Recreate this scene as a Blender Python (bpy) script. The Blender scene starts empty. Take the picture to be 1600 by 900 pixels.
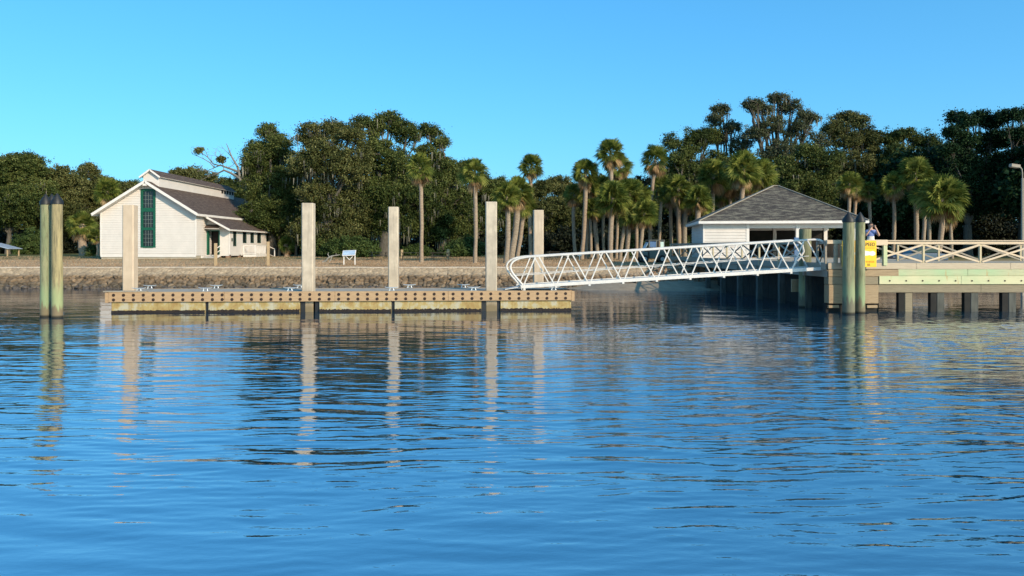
import bpy, bmesh, math, random
import numpy as np
from mathutils import Vector, Matrix

random.seed(7)
RNG = np.random.default_rng(11)
S = bpy.context.scene
COL = S.collection
F = 1210.0; HZ = 387.0; EYE = 2.85      # camera constants measured on the photograph

def W(px, py, d):                       # measured pixel + distance -> world point
    return Vector(((px-800)*d/F, d, EYE-(py-HZ)*d/F))
def WX(px, d): return (px-800)*d/F
def WZ(py, d): return EYE-(py-HZ)*d/F

# ------------------------------------------------------------------ objects
def tag(o, label=None, cat=None, group=None, kind=None):
    if label: o['label'] = label
    if cat: o['category'] = cat
    if group: o['group'] = group
    if kind: o['kind'] = kind
    return o
def empty(name, loc, label=None, cat=None, group=None, rz=0.0):
    o = bpy.data.objects.new(name, None); COL.objects.link(o)
    o.location = loc; o.rotation_euler = (0, 0, rz)
    o.empty_display_size = 0.3
    return tag(o, label, cat, group)
def children(o): return [c for c in bpy.data.objects if c.parent == o]
KIDS = {}
def link(o, parent=None):
    COL.objects.link(o)
    if parent is not None:
        o.parent = parent
        KIDS.setdefault(parent.name, []).append(o)
    return o
def copy_tree(o, parent=None):
    c = o.copy(); link(c, parent)
    for ch in list(KIDS.get(o.name, [])):
        copy_tree(ch, c)
    return c

class MB:
    def __init__(s): s.v = []; s.f = []; s.c = None
    def add(s, vs, fs):
        n = len(s.v); s.v += [tuple(p) for p in vs]; s.f += [tuple(i+n for i in f) for f in fs]
    def box(s, x0, x1, y0, y1, z0, z1, M=None):
        vs = [Vector((x, y, z)) for z in (z0, z1) for y in (y0, y1) for x in (x0, x1)]
        if M is not None: vs = [M @ p for p in vs]
        s.add(vs, [(0,2,3,1), (4,5,7,6), (0,1,5,4), (2,6,7,3), (0,4,6,2), (1,3,7,5)])
        return s
    def beam(s, a, b, w, h, up=(0,0,1)):
        a = Vector(a); b = Vector(b); d = (b-a).normalized(); up = Vector(up)
        if abs(d.dot(up)) > .98: up = Vector((0,1,0))
        r = d.cross(up).normalized()*w/2; u = r.cross(d).normalized()*h/2
        vs = [a-r-u, a+r-u, a+r+u, a-r+u, b-r-u, b+r-u, b+r+u, b-r+u]
        s.add(vs, [(0,3,2,1), (4,5,6,7), (0,1,5,4), (1,2,6,5), (2,3,7,6), (3,0,4,7)])
        return s
    def tube(s, pts, rad, n=8, cap=True):
        pts = [Vector(p) for p in pts]
        if not hasattr(rad, '__len__'): rad = [rad]*len(pts)
        base = len(s.v); prev = None
        for i, p in enumerate(pts):
            if i == 0: d = pts[1]-p
            elif i == len(pts)-1: d = p-pts[i-1]
            else: d = pts[i+1]-pts[i-1]
            d.normalize()
            if prev is None:
                ref = Vector((0,0,1)) if abs(d.z) < .9 else Vector((1,0,0))
                u = d.cross(ref).normalized()
            else:
                u = (prev - d*prev.dot(d)).normalized()
            prev = u; w = d.cross(u)
            for k in range(n):
                a = 2*math.pi*k/n
                s.v.append(tuple(p+(u*math.cos(a)+w*math.sin(a))*rad[i]))
        for i in range(len(pts)-1):
            for k in range(n):
                a = base+i*n+k; b = base+i*n+(k+1) % n
                s.f.append((a, b, b+n, a+n))
        if cap:
            s.f.append(tuple(base+k for k in reversed(range(n))))
            s.f.append(tuple(base+(len(pts)-1)*n+k for k in range(n)))
        return s
    def cyl(s, x, y, z0, z1, r, n=20, r1=None):
        return s.tube([(x,y,z0),(x,y,z1)], [r, r if r1 is None else r1], n)
    def prism(s, poly, axis, t0, t1):
        """poly of 2D points; axis 'y': (x,z) extruded in y; 'x': (y,z) in x; 'z': (x,y) in z"""
        n = len(poly)
        def P(p, t):
            return {'y': (p[0], t, p[1]), 'x': (t, p[0], p[1]), 'z': (p[0], p[1], t)}[axis]
        vs = [P(p, t0) for p in poly]+[P(p, t1) for p in poly]
        fs = [tuple(range(n)), tuple(reversed(range(n, 2*n)))]
        for i in range(n):
            j = (i+1) % n; fs.append((i, i+n, j+n, j))
        s.add(vs, fs); return s
    def build(s, name, m, parent=None, smooth=False, bevel=0.0, loc=None, seg=1):
        me = bpy.data.meshes.new(name)
        me.from_pydata(s.v, [], s.f); me.update()
        bm = bmesh.new(); bm.from_mesh(me)
        bmesh.ops.recalc_face_normals(bm, faces=bm.faces); bm.to_mesh(me); bm.free()
        if m is not None: me.materials.append(m)
        if smooth:
            me.polygons.foreach_set('use_smooth', [True]*len(me.polygons))
            try: me.set_sharp_from_angle(angle=math.radians(40))
            except Exception: pass
        o = bpy.data.objects.new(name, me); link(o, parent)
        if loc is not None: o.location = loc
        if bevel:
            b = o.modifiers.new('bevel', 'BEVEL'); b.width = bevel; b.segments = seg; b.limit_method = 'ANGLE'
        return o

def np_mesh(name, verts, quads, mat, parent=None, cols=None, smooth=False):
    me = bpy.data.meshes.new(name)
    nv = len(verts); nf = len(quads); k = quads.shape[1]
    me.vertices.add(nv); me.vertices.foreach_set('co', verts.astype(np.float32).ravel())
    me.loops.add(nf*k); me.loops.foreach_set('vertex_index', quads.astype(np.int32).ravel())
    me.polygons.add(nf)
    me.polygons.foreach_set('loop_start', np.arange(0, nf*k, k, dtype=np.int32))
    try: me.polygons.foreach_set('loop_total', np.full(nf, k, dtype=np.int32))
    except Exception: pass
    me.update(calc_edges=True); me.validate()
    if cols is not None:
        a = me.color_attributes.new('tint', 'FLOAT_COLOR', 'POINT')
        a.data.foreach_set('color', cols.astype(np.float32).ravel())
    if smooth: me.polygons.foreach_set('use_smooth', [True]*len(me.polygons))
    me.materials.append(mat)
    o = bpy.data.objects.new(name, me); link(o, parent)
    return o

# ------------------------------------------------------------------ materials
def new_mat(name):
    m = bpy.data.materials.new(name); m.use_nodes = True
    nt = m.node_tree; nt.nodes.clear()
    out = nt.nodes.new('ShaderNodeOutputMaterial')
    return m, nt, out
def N(nt, typ, **kw):
    n = nt.nodes.new(typ)
    for k, v in kw.items():
        if k in n.inputs.keys() if hasattr(n.inputs, 'keys') else False: n.inputs[k].default_value = v
        else: setattr(n, k, v)
    return n
def c4(c): return (c[0], c[1], c[2], 1.0)
def mixc(nt, fac, a, b, typ='MIX'):
    n = nt.nodes.new('ShaderNodeMix'); n.data_type = 'RGBA'; n.blend_type = typ
    for i, x in ((0, fac), (6, a), (7, b)):
        if isinstance(x, bpy.types.NodeSocket): nt.links.new(x, n.inputs[i])
        elif i == 0: n.inputs[0].default_value = x
        else: n.inputs[i].default_value = c4(x)
    return n.outputs[2]
def ramp(nt, fac, stops, interp='LINEAR'):
    r = nt.nodes.new('ShaderNodeValToRGB'); r.color_ramp.interpolation = interp
    els = r.color_ramp.elements
    while len(els) < len(stops): els.new(0.5)
    for e, (p, c) in zip(els, stops):
        e.position = p; e.color = c4(c) if hasattr(c, '__len__') else (c, c, c, 1)
    nt.links.new(fac, r.inputs[0]); return r.outputs[0]
def coords(nt, scale=(1,1,1), kind='Object', rot=(0,0,0)):
    t = nt.nodes.new('ShaderNodeTexCoord'); mp = nt.nodes.new('ShaderNodeMapping')
    mp.inputs['Scale'].default_value = scale; mp.inputs['Rotation'].default_value = rot
    nt.links.new(t.outputs[kind], mp.inputs[0]); return mp.outputs[0]
def noise(nt, vec, scale=5, detail=4, rough=.55, dist=0.0):
    n = nt.nodes.new('ShaderNodeTexNoise'); n.inputs['Scale'].default_value = scale
    n.inputs['Detail'].default_value = detail; n.inputs['Roughness'].default_value = rough
    n.inputs['Distortion'].default_value = dist
    nt.links.new(vec, n.inputs['Vector']); return n.outputs['Fac']
def math_(nt, op, a, b=None, clamp=False):
    n = nt.nodes.new('ShaderNodeMath'); n.operation = op; n.use_clamp = clamp
    for i, x in enumerate((a, b)):
        if x is None: continue
        if isinstance(x, bpy.types.NodeSocket): nt.links.new(x, n.inputs[i])
        else: n.inputs[i].default_value = x
    return n.outputs[0]
def bump(nt, h, strength=.3, dist=.02, normal=None):
    b = nt.nodes.new('ShaderNodeBump'); b.inputs['Strength'].default_value = strength
    b.inputs['Distance'].default_value = dist; nt.links.new(h, b.inputs['Height'])
    if normal is not None: nt.links.new(normal, b.inputs['Normal'])
    return b.outputs[0]
def principled(nt, out, col, rough=.7, nrm=None, metal=0.0, spec=.4):
    p = nt.nodes.new('ShaderNodeBsdfPrincipled')
    if isinstance(col, bpy.types.NodeSocket): nt.links.new(col, p.inputs['Base Color'])
    else: p.inputs['Base Color'].default_value = c4(col)
    if isinstance(rough, bpy.types.NodeSocket): nt.links.new(rough, p.inputs['Roughness'])
    else: p.inputs['Roughness'].default_value = rough
    p.inputs['Metallic'].default_value = metal
    p.inputs['Specular IOR Level'].default_value = spec
    if nrm is not None: nt.links.new(nrm, p.inputs['Normal'])
    nt.links.new(p.outputs[0], out.inputs[0]); return p

def simple(name, c1, c2=None, scale=4, stretch=(1,1,1), rough=.7, bstr=.25, bdist=.01, metal=0, spec=.35, contrast=(.35,.65), kind='Object'):
    """two-tone weathered surface with fine bump"""
    m, nt, out = new_mat(name)
    c2 = c2 or tuple(x*.8 for x in c1)
    v = coords(nt, stretch, kind)
    n1 = noise(nt, v, scale, 6, .6)
    col = ramp(nt, n1, [(contrast[0], c1), (contrast[1], c2)])
    n2 = noise(nt, v, scale*9, 3, .6)
    col = mixc(nt, math_(nt, 'MULTIPLY', n2, .25), col, tuple(x*.5 for x in c2))
    principled(nt, out, col, rough, bump(nt, n2, bstr, bdist), metal, spec)
    return m

def wood(name, c1, c2, dark, grain=(1, 14, 14), scale=1.2, knots=True, rough=.75):
    m, nt, out = new_mat(name)
    v = coords(nt, grain)
    g = noise(nt, v, scale*2.2, 6, .65, .6)
    col = ramp(nt, g, [(.3, c1), (.52, c2), (.72, dark)])
    n2 = noise(nt, coords(nt, (1,1,1)), 1.3, 3, .5)
    col = mixc(nt, math_(nt, 'MULTIPLY', n2, .55), col, c2)
    g2 = noise(nt, v, scale*9, 3, .6)
    principled(nt, out, col, rough, bump(nt, g2, .35, .006), 0, .25)
    return m

M = {}
M['white'] = simple('white_paint', (.685,.615,.56), (.62,.56,.51), 1.1, rough=.6, bdist=.004)
M['trim'] = simple('white_trim', (.76,.695,.64), (.68,.62,.57), 2, rough=.5, bdist=.003)
M['green'] = simple('green_paint', (.010,.10,.055), (.006,.07,.04), 4, rough=.45)
M['green_dark'] = simple('dark_green_paint', (.012,.05,.032), (.008,.035,.022), 4, rough=.5)
M['stucco'] = simple('foundation_plaster', (.46,.40,.32), (.36,.30,.22), 2)
M['brick'] = simple('brick_pier', (.30,.17,.11), (.22,.13,.09), 6)
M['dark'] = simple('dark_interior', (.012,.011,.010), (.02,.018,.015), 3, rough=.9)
M['alu'] = simple('aluminium', (.66,.615,.56), (.56,.52,.475), 5, rough=.5, metal=0, spec=.5, bdist=.002)
M['galv'] = simple('galvanised_steel', (.62,.63,.63), (.48,.49,.50), 8, rough=.42, metal=.6, bdist=.002)
M['black'] = simple('black_rubber', (.012,.012,.013), (.02,.02,.02), 5, rough=.5)
M['bolt'] = simple('rusty_steel', (.045,.022,.014), (.02,.012,.01), 20, rough=.75)
M['waler'] = wood('waler_timber', (.44,.30,.175), (.35,.225,.125), (.22,.15,.09))
M['rail'] = wood('rail_timber', (.64,.51,.36), (.55,.42,.29), (.38,.30,.21))
M['railpost'] = wood('rail_post_timber', (.58,.46,.29), (.47,.38,.24), (.33,.28,.18), (14,14,1))
M['railshade'] = wood('grey_railshade_timber', (.36,.31,.25), (.28,.24,.19), (.18,.16,.13))  # shade put into a copy of the rail timber; also plain grey parts
M['fascia'] = wood('pier_fascia_timber', (.50,.42,.30), (.42,.33,.23), (.28,.23,.17))
M['capbeam'] = wood('cap_beam_timber', (.28,.225,.145), (.21,.17,.11), (.13,.105,.07))
M['bulk'] = wood('bulkhead_planks', (.25,.18,.11), (.17,.125,.08), (.07,.055,.038))
M['panel'] = wood('fender_timber', (.38,.275,.16), (.29,.205,.12), (.17,.12,.075))
M['post'] = wood('post_timber', (.50,.36,.20), (.40,.28,.16), (.28,.2,.12), (14,14,1))
M['pic'] = wood('picnic_timber', (.10,.085,.06), (.07,.06,.045), (.04,.035,.03))
M['bark'] = simple('oak_bark', (.13,.11,.085), (.07,.06,.047), 3, stretch=(3,3,.8), rough=.9, bstr=.6, bdist=.03)
M['deadwood'] = simple('bare_limb', (.26,.23,.19), (.16,.14,.115), 3, rough=.85, bstr=.4, bdist=.02)
M['person_skin'] = simple('skin', (.52,.30,.21), (.48,.27,.19), 8, rough=.5, bstr=.05)
M['shirt'] = simple('blue_shirt', (.16,.22,.45), (.12,.17,.38), 8, rough=.8)
M['pale_cloth'] = simple('pale_cloth', (.72,.66,.60), (.62,.57,.52), 8, rough=.85)
M['trousers'] = simple('trousers', (.06,.065,.09), (.045,.05,.07), 8, rough=.85)
M['hair'] = simple('hair', (.05,.03,.02), (.03,.02,.014), 20, rough=.6)
M['yellow'] = simple('yellow_sign', (.86,.50,.012), (.80,.45,.010), 2, rough=.45, bdist=.001)
M['orange'] = simple('orange_print', (.70,.25,.01), None, 5, rough=.5)
M['signblack'] = simple('sign_print', (.10,.05,.015), None, 5, rough=.5)
M['signwhite'] = simple('sign_white', (.85,.80,.70), None, 5, rough=.5)
M['utv'] = simple('grey_green_paint', (.15,.16,.14), (.12,.125,.11), 3, rough=.45, bdist=.001)
M['carblue'] = simple('blue_paint', (.035,.07,.13), (.03,.055,.10), 3, rough=.3, spec=.6, bdist=.001)
M['bluepanel'] = simple('pale_blue_panel', (.08,.17,.32), (.06,.13,.26), 2, rough=.6)
M['sand'] = simple('sand', (.34,.27,.19), (.25,.195,.135), 2, rough=.95, kind='Object')

def mat_glass():
    m, nt, out = new_mat('window_glass')
    v = coords(nt, (1,1,1))
    n = noise(nt, v, 1.7, 2)
    principled(nt, out, (.012,.016,.018), .08, bump(nt, n, .08, .02), 0, .6)
    return m
M['glass'] = mat_glass()

def mat_shingle(name, cols, row=.16, width=.32, lichen=None, swap=False):
    m, nt, out = new_mat(name)
    t = nt.nodes.new('ShaderNodeTexCoord')
    uv = t.outputs['UV']
    br = nt.nodes.new('ShaderNodeTexBrick')
    br.inputs['Color1'].default_value = c4(cols[0]); br.inputs['Color2'].default_value = c4(cols[1])
    br.inputs['Mortar'].default_value = c4(tuple(x*.35 for x in cols[1]))
    br.inputs['Scale'].default_value = 1; br.inputs['Mortar Size'].default_value = .012
    br.inputs['Brick Width'].default_value = width; br.inputs['Row Height'].default_value = row
    br.inputs['Bias'].default_value = -.1
    nt.links.new(uv, br.inputs['Vector'])
    mp = nt.nodes.new('ShaderNodeMapping'); mp.inputs['Scale'].default_value = (.6, 2.2, 1); nt.links.new(uv, mp.inputs[0])
    n = noise(nt, mp.outputs[0], 1.9, 8, .75)
    col = mixc(nt, ramp(nt, n, [(.47, 0.0), (.58, 1.0)]), br.outputs['Color'], cols[2])
    n3 = noise(nt, mp.outputs[0], 9, 4, .7)
    col = mixc(nt, ramp(nt, n3, [(.45, 0.0), (.7, .8)]), col, cols[3])
    # small per-course relief
    sx = nt.nodes.new('ShaderNodeSeparateXYZ'); nt.links.new(uv, sx.inputs[0])
    fr = math_(nt, 'FRACT', math_(nt, 'DIVIDE', sx.outputs[1], row))
    h = math_(nt, 'ADD', math_(nt, 'MULTIPLY', math_(nt, 'SUBTRACT', 1.0, fr), 1.0), math_(nt, 'MULTIPLY', n3, .9))
    principled(nt, out, col, .9, bump(nt, h, .8, .03), 0, .2)
    return m
M['roof_house'] = mat_shingle('wood_shingle_roof', [(.12,.078,.058), (.08,.052,.04), (.16,.115,.088), (.05,.037,.03)])
M['roof_pav'] = mat_shingle('mossy_shingle_roof', [(.10,.08,.065), (.06,.05,.045), (.22,.19,.14), (.03,.027,.025)])

def mat_concrete():
    m, nt, out = new_mat('pile_concrete')
    v = coords(nt, (1,1,1)); oi = nt.nodes.new('ShaderNodeObjectInfo')
    a = nt.nodes.new('ShaderNodeVectorMath'); a.operation = 'ADD'
    nt.links.new(v, a.inputs[0]); nt.links.new(oi.outputs['Location'], a.inputs[1])
    n = noise(nt, a.outputs[0], 1.6, 5, .6)
    col = ramp(nt, n, [(.35, (.50,.42,.32)), (.65, (.34,.285,.22))])
    mp = nt.nodes.new('ShaderNodeMapping'); mp.inputs['Scale'].default_value = (5, 5, .5); nt.links.new(a.outputs[0], mp.inputs[0])
    st = noise(nt, mp.outputs[0], 2.0, 5, .6)
    col = mixc(nt, ramp(nt, st, [(.50, 0.0), (.70, .65)]), col, (.24,.21,.17))
    warm = mixc(nt, math_(nt, 'MULTIPLY', oi.outputs['Random'], .6), col, (.52,.38,.26))
    n2 = noise(nt, a.outputs[0], 30, 3)
    # stained foot by the water
    sx = nt.nodes.new('ShaderNodeSeparateXYZ'); nt.links.new(v, sx.inputs[0])
    zz = math_(nt, 'ADD', sx.outputs[2], math_(nt, 'MULTIPLY', n, .5))
    col = mixc(nt, ramp(nt, zz, [(.45, 1.0), (.95, 0.0)]), warm, (.17,.13,.075))
    principled(nt, out, col, .85, bump(nt, n2, .25, .006), 0, .25)
    return m
M['conc'] = mat_concrete()

def mat_piling(name, upper, upper2, algae, low):
    m, nt, out = new_mat(name)
    v = coords(nt, (1,1,1)); oi = nt.nodes.new('ShaderNodeObjectInfo')
    a = nt.nodes.new('ShaderNodeVectorMath'); a.operation = 'ADD'
    nt.links.new(v, a.inputs[0]); nt.links.new(oi.outputs['Location'], a.inputs[1])
    mp = nt.nodes.new('ShaderNodeMapping'); mp.inputs['Scale'].default_value = (4, 4, .55); nt.links.new(a.outputs[0], mp.inputs[0])
    n = noise(nt, mp.outputs[0], 1.1, 6, .65, .4)
    col = ramp(nt, n, [(.36, upper), (.62, upper2)])
    mp2 = nt.nodes.new('ShaderNodeMapping'); mp2.inputs['Scale'].default_value = (14, 14, .7); nt.links.new(a.outputs[0], mp2.inputs[0])
    cr = noise(nt, mp2.outputs[0], 2.0, 4, .7)
    col = mixc(nt, ramp(nt, cr, [(.50, 0.0), (.64, .85)]), col, (.09,.08,.045))
    sx = nt.nodes.new('ShaderNodeSeparateXYZ'); nt.links.new(v, sx.inputs[0])
    zz = math_(nt, 'ADD', sx.outputs[2], math_(nt, 'MULTIPLY', math_(nt, 'SUBTRACT', n, .5), 1.6))
    sc = math_(nt, 'DIVIDE', zz, 5.0)
    col = mixc(nt, ramp(nt, sc, [(.13, .9), (.20, .75), (.30, 0.0)]), col, algae)
    col = mixc(nt, ramp(nt, sc, [(.09, 1.0), (.135, 0.0)]), col, low)
    col = mixc(nt, ramp(nt, sx.outputs[2], [(.04, 1.0), (.12, 0.0)]), col, (.02,.018,.012))
    n3 = noise(nt, mp2.outputs[0], 5, 3)
    principled(nt, out, col, .75, bump(nt, n3, .5, .01), 0, .3)
    return m
M['pil_g'] = mat_piling('green_treated_piling', (.16,.185,.095), (.25,.24,.135), (.20,.26,.135), (.15,.12,.07))
M['pil_t'] = mat_piling('tan_treated_piling', (.34,.27,.13), (.21,.17,.09), (.25,.29,.14), (.16,.12,.07))
M['pil_d'] = mat_piling('dark_green_piling', (.13,.14,.075), (.25,.23,.13), (.22,.26,.14), (.13,.12,.08))

def mat_fascia_green(name, base, green, streak):
    m, nt, out = new_mat(name)
    v = coords(nt, (1,1,1))
    n = noise(nt, v, .55, 3, .5)
    col = mixc(nt, ramp(nt, n, [(.42, 0.0), (.58, 1.0)]), base, green)
    g = noise(nt, coords(nt, (1,12,12)), 2.2, 5, .6)
    col = mixc(nt, ramp(nt, g, [(.5, 0.0), (.75, .5)]), col, streak)
    r = noise(nt, coords(nt, (5,1,.6)), 1.4, 3, .5)
    col = mixc(nt, ramp(nt, r, [(.66, 0.0), (.72, .6)]), col, (.42,.22,.08))
    principled(nt, out, col, .8, bump(nt, g, .3, .005), 0, .25)
    return m
M['fgreen'] = mat_fascia_green('algae_green_board', (.42,.41,.25), (.33,.42,.24), (.25,.25,.16))
M['fpale'] = mat_fascia_green('pale_green_board', (.52,.48,.29), (.40,.45,.25), (.36,.35,.22))

def mat_float():
    m, nt, out = new_mat('float_concrete')
    v = coords(nt, (1,1,1))
    n = noise(nt, v, 2.6, 5, .65)
    col = ramp(nt, n, [(.35, (.27,.175,.065)), (.5, (.34,.26,.11)), (.60, (.36,.33,.24))])
    st = noise(nt, coords(nt, (6,1,.8)), 1.4, 4, .6)
    col = mixc(nt, ramp(nt, st, [(.5, 0.0), (.68, .6)]), col, (.22,.15,.05))
    principled(nt, out, col, .8, bump(nt, noise(nt, v, 22, 4), .4, .01), 0, .3)
    return m
M['float'] = mat_float()
M['mussel'] = simple('mussel_growth', (.035,.022,.018), (.012,.009,.009), 26, rough=.6, bstr=1, bdist=.03)

def mat_leaf(name, c_dark, c_mid, c_light, nscale=.25, trans=.22):
    m, nt, out = new_mat(name)
    g = nt.nodes.new('ShaderNodeNewGeometry')
    r = g.outputs['Random Per Island']
    n = noise(nt, coords(nt, (1,1,1)), nscale, 3, .55)
    f = math_(nt, 'ADD', math_(nt, 'MULTIPLY', r, .42), math_(nt, 'SUBTRACT', math_(nt, 'MULTIPLY', n, 1.05), .20))
    col = ramp(nt, f, [(.28, c_dark), (.55, c_mid), (.82, c_light)])
    d = nt.nodes.new('ShaderNodeBsdfPrincipled'); nt.links.new(col, d.inputs['Base Color'])
    d.inputs['Roughness'].default_value = .6; d.inputs['Specular IOR Level'].default_value = .12
    t = nt.nodes.new('ShaderNodeBsdfTranslucent'); nt.links.new(col, t.inputs[0])
    mx = nt.nodes.new('ShaderNodeMixShader'); mx.inputs[0].default_value = trans
    nt.links.new(d.outputs[0], mx.inputs[1]); nt.links.new(t.outputs[0], mx.inputs[2])
    nt.links.new(mx.outputs[0], out.inputs[0])
    return m
M['oakleaf'] = mat_leaf('live_oak_leaves', (.020,.032,.008), (.062,.082,.020), (.19,.20,.06))
M['oakleaf_b'] = mat_leaf('olive_oak_leaves', (.028,.036,.010), (.088,.094,.028), (.23,.215,.08))
M['airyleaf'] = mat_leaf('thin_crown_leaves', (.045,.055,.026), (.085,.095,.046), (.16,.16,.085))
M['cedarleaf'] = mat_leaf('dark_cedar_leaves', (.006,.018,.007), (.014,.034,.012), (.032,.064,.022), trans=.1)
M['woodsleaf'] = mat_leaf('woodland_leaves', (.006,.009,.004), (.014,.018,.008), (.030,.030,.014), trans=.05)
M['bushleaf'] = mat_leaf('shrub_leaves', (.03,.05,.014), (.06,.09,.024), (.11,.14,.04))
M['palmleaf'] = mat_leaf('palm_fronds', (.045,.068,.012), (.13,.155,.028), (.30,.29,.07), .9, .3)
M['palmdead'] = mat_leaf('dead_palm_fronds', (.16,.095,.045), (.28,.175,.085), (.42,.29,.16), .9)
M['moss'] = mat_leaf('spanish_moss', (.10,.095,.07), (.16,.15,.11), (.24,.22,.17), .6)
M['grassblade'] = mat_leaf('dry_grass', (.25,.155,.08), (.40,.26,.155), (.50,.36,.24), .2)
M['trunkpalm'] = None
def mat_palmtrunk():
    m, nt, out = new_mat('palm_trunk')
    v = coords(nt, (1,1,1)); oi = nt.nodes.new('ShaderNodeObjectInfo')
    n = noise(nt, coords(nt, (2,2,5)), 2.5, 5, .65)
    col = ramp(nt, n, [(.35, (.33,.27,.20)), (.65, (.18,.145,.11))])
    col = mixc(nt, math_(nt, 'MULTIPLY', oi.outputs['Random'], .5), col, (.34,.22,.145))
    w = nt.nodes.new('ShaderNodeTexWave'); w.bands_direction = 'Z'; w.inputs['Scale'].default_value = 2.6
    w.inputs['Distortion'].default_value = 3.0; nt.links.new(v, w.inputs[0])
    principled(nt, out, col, .9, bump(nt, w.outputs['Fac'], .5, .03), 0, .2)
    return m
M['trunkpalm'] = mat_palmtrunk()

def mat_ground():
    m, nt, out = new_mat('lawn_ground')
    v = coords(nt, (1,1,1))
    n = noise(nt, coords(nt, (.6,1.4,1)), .35, 5, .6)
    n2 = noise(nt, v, 3.0, 5, .7)
    dry = ramp(nt, n2, [(.3, (.36,.24,.13)), (.5, (.44,.30,.17)), (.7, (.28,.20,.105))])
    grn = ramp(nt, n2, [(.3, (.085,.095,.03)), (.7, (.16,.14,.055))])
    sx = nt.nodes.new('ShaderNodeSeparateXYZ'); nt.links.new(v, sx.inputs[0])
    far = ramp(nt, math_(nt, 'ADD', math_(nt, 'DIVIDE', sx.outputs[1], 100.0), math_(nt, 'MULTIPLY', math_(nt, 'SUBTRACT', n, .5), .35)), [(.68, 0.0), (.84, 1.0)])
    col = mixc(nt, far, dry, grn)
    principled(nt, out, col, .95, bump(nt, n2, .8, .06), 0, .15)
    return m
M['ground'] = mat_ground()

def mat_rock():
    m, nt, out = new_mat('seawall_stone')
    a = nt.nodes.new('ShaderNodeVertexColor'); a.layer_name = 'tint'
    n = noise(nt, coords(nt, (1,1,1)), 7, 5, .7)
    col = mixc(nt, ramp(nt, n, [(.35, 0.0), (.7, .55)]), a.outputs[0], (.10,.08,.055))
    principled(nt, out, col, .9, bump(nt, n, .6, .03), 0, .2)
    return m
M['rock'] = mat_rock()
M['coping'] = simple('mortar_coping', (.56,.47,.37), (.44,.36,.28), 2.5, rough=.9)

def mat_water():
    m, nt, out = new_mat('river_water')
    # the waves themselves are modelled; only the finest ripples are bump
    fine = noise(nt, coords(nt, (.5,1.0,1), rot=(0,0,.12)), 8.0, 3, .55, .3)
    patch = ramp(nt, noise(nt, coords(nt, (.35,1.0,1), rot=(0,0,.05)), .10, 3, .55), [(.34, .3), (.62, 1.0)])
    nb = bump(nt, math_(nt, 'MULTIPLY', math_(nt, 'MULTIPLY', fine, .006), patch), 1.0, 1.0)
    gl = nt.nodes.new('ShaderNodeBsdfGlossy'); gl.inputs['Roughness'].default_value = .03
    gl.inputs['Color'].default_value = (.96,.97,1,1)
    df = nt.nodes.new('ShaderNodeBsdfDiffuse'); df.inputs['Color'].default_value = (.007,.035,.06,1)
    fr = nt.nodes.new('ShaderNodeFresnel'); fr.inputs['IOR'].default_value = 4.2
    for s in (gl, fr): nt.links.new(nb, s.inputs['Normal'])
    mx = nt.nodes.new('ShaderNodeMixShader'); nt.links.new(math_(nt, 'POWER', fr.outputs[0], .62), mx.inputs[0])
    nt.links.new(df.outputs[0], mx.inputs[1]); nt.links.new(gl.outputs[0], mx.inputs[2])
    nt.links.new(mx.outputs[0], out.inputs[0])
    return m
M['water'] = mat_water()

# ------------------------------------------------------------------ camera, sky, sun
cam = bpy.data.cameras.new('camera'); co = bpy.data.objects.new('camera', cam); COL.objects.link(co)
co.location = (0, 0, EYE); co.rotation_euler = (math.radians(90), 0, 0)
cam.sensor_width = 36; cam.lens = 36*F/1600; cam.shift_y = -(450-HZ)/1600
cam.clip_end = 3000; S.camera = co

SUN_AZ = math.radians(42); SUN_EL = math.radians(22)     # azimuth measured from behind the camera towards its right
to_sun = Vector((math.sin(SUN_AZ)*math.cos(SUN_EL), -math.cos(SUN_AZ)*math.cos(SUN_EL), math.sin(SUN_EL)))
sl = bpy.data.lights.new('sun', 'SUN'); sl.energy = 4.1; sl.angle = math.radians(.5); sl.color = (1, .82, .60)
so = bpy.data.objects.new('sun', sl); COL.objects.link(so)
so.rotation_euler = (-to_sun).to_track_quat('-Z', 'Y').to_euler()

wd = bpy.data.worlds.new('World'); S.world = wd; wd.use_nodes = True
nt = wd.node_tree; nt.nodes.clear()
sk = nt.nodes.new('ShaderNodeTexSky'); sk.sky_type = 'NISHITA'; sk.sun_disc = False
sk.sun_elevation = SUN_EL; sk.sun_rotation = math.atan2(to_sun.x, to_sun.y)
sk.altitude = 0; sk.air_density = .8; sk.dust_density = 2.0; sk.ozone_density = 4.2
hs = nt.nodes.new('ShaderNodeHueSaturation'); hs.inputs['Saturation'].default_value = 1.22
bg = nt.nodes.new('ShaderNodeBackground'); bg.inputs[1].default_value = .15
wo = nt.nodes.new('ShaderNodeOutputWorld')
nt.links.new(sk.outputs[0], hs.inputs['Color']); gm = nt.nodes.new('ShaderNodeGamma'); gm.inputs[1].default_value = .64; nt.links.new(hs.outputs[0], gm.inputs[0])
tn = mixc(nt, 1.0, gm.outputs[0], (1.06,2.02,2.30), 'MULTIPLY'); nt.links.new(tn, bg.inputs[0]); nt.links.new(bg.outputs[0], wo.inputs[0])
S.view_settings.view_transform = 'Standard'; S.view_settings.look = 'None'
S.view_settings.exposure = .35; S.view_settings.gamma = 1
S.cycles.use_denoising = True
S.cycles.max_bounces = 6; S.cycles.diffuse_bounces = 2; S.cycles.glossy_bounces = 3; S.cycles.transparent_max_bounces = 8

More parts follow.
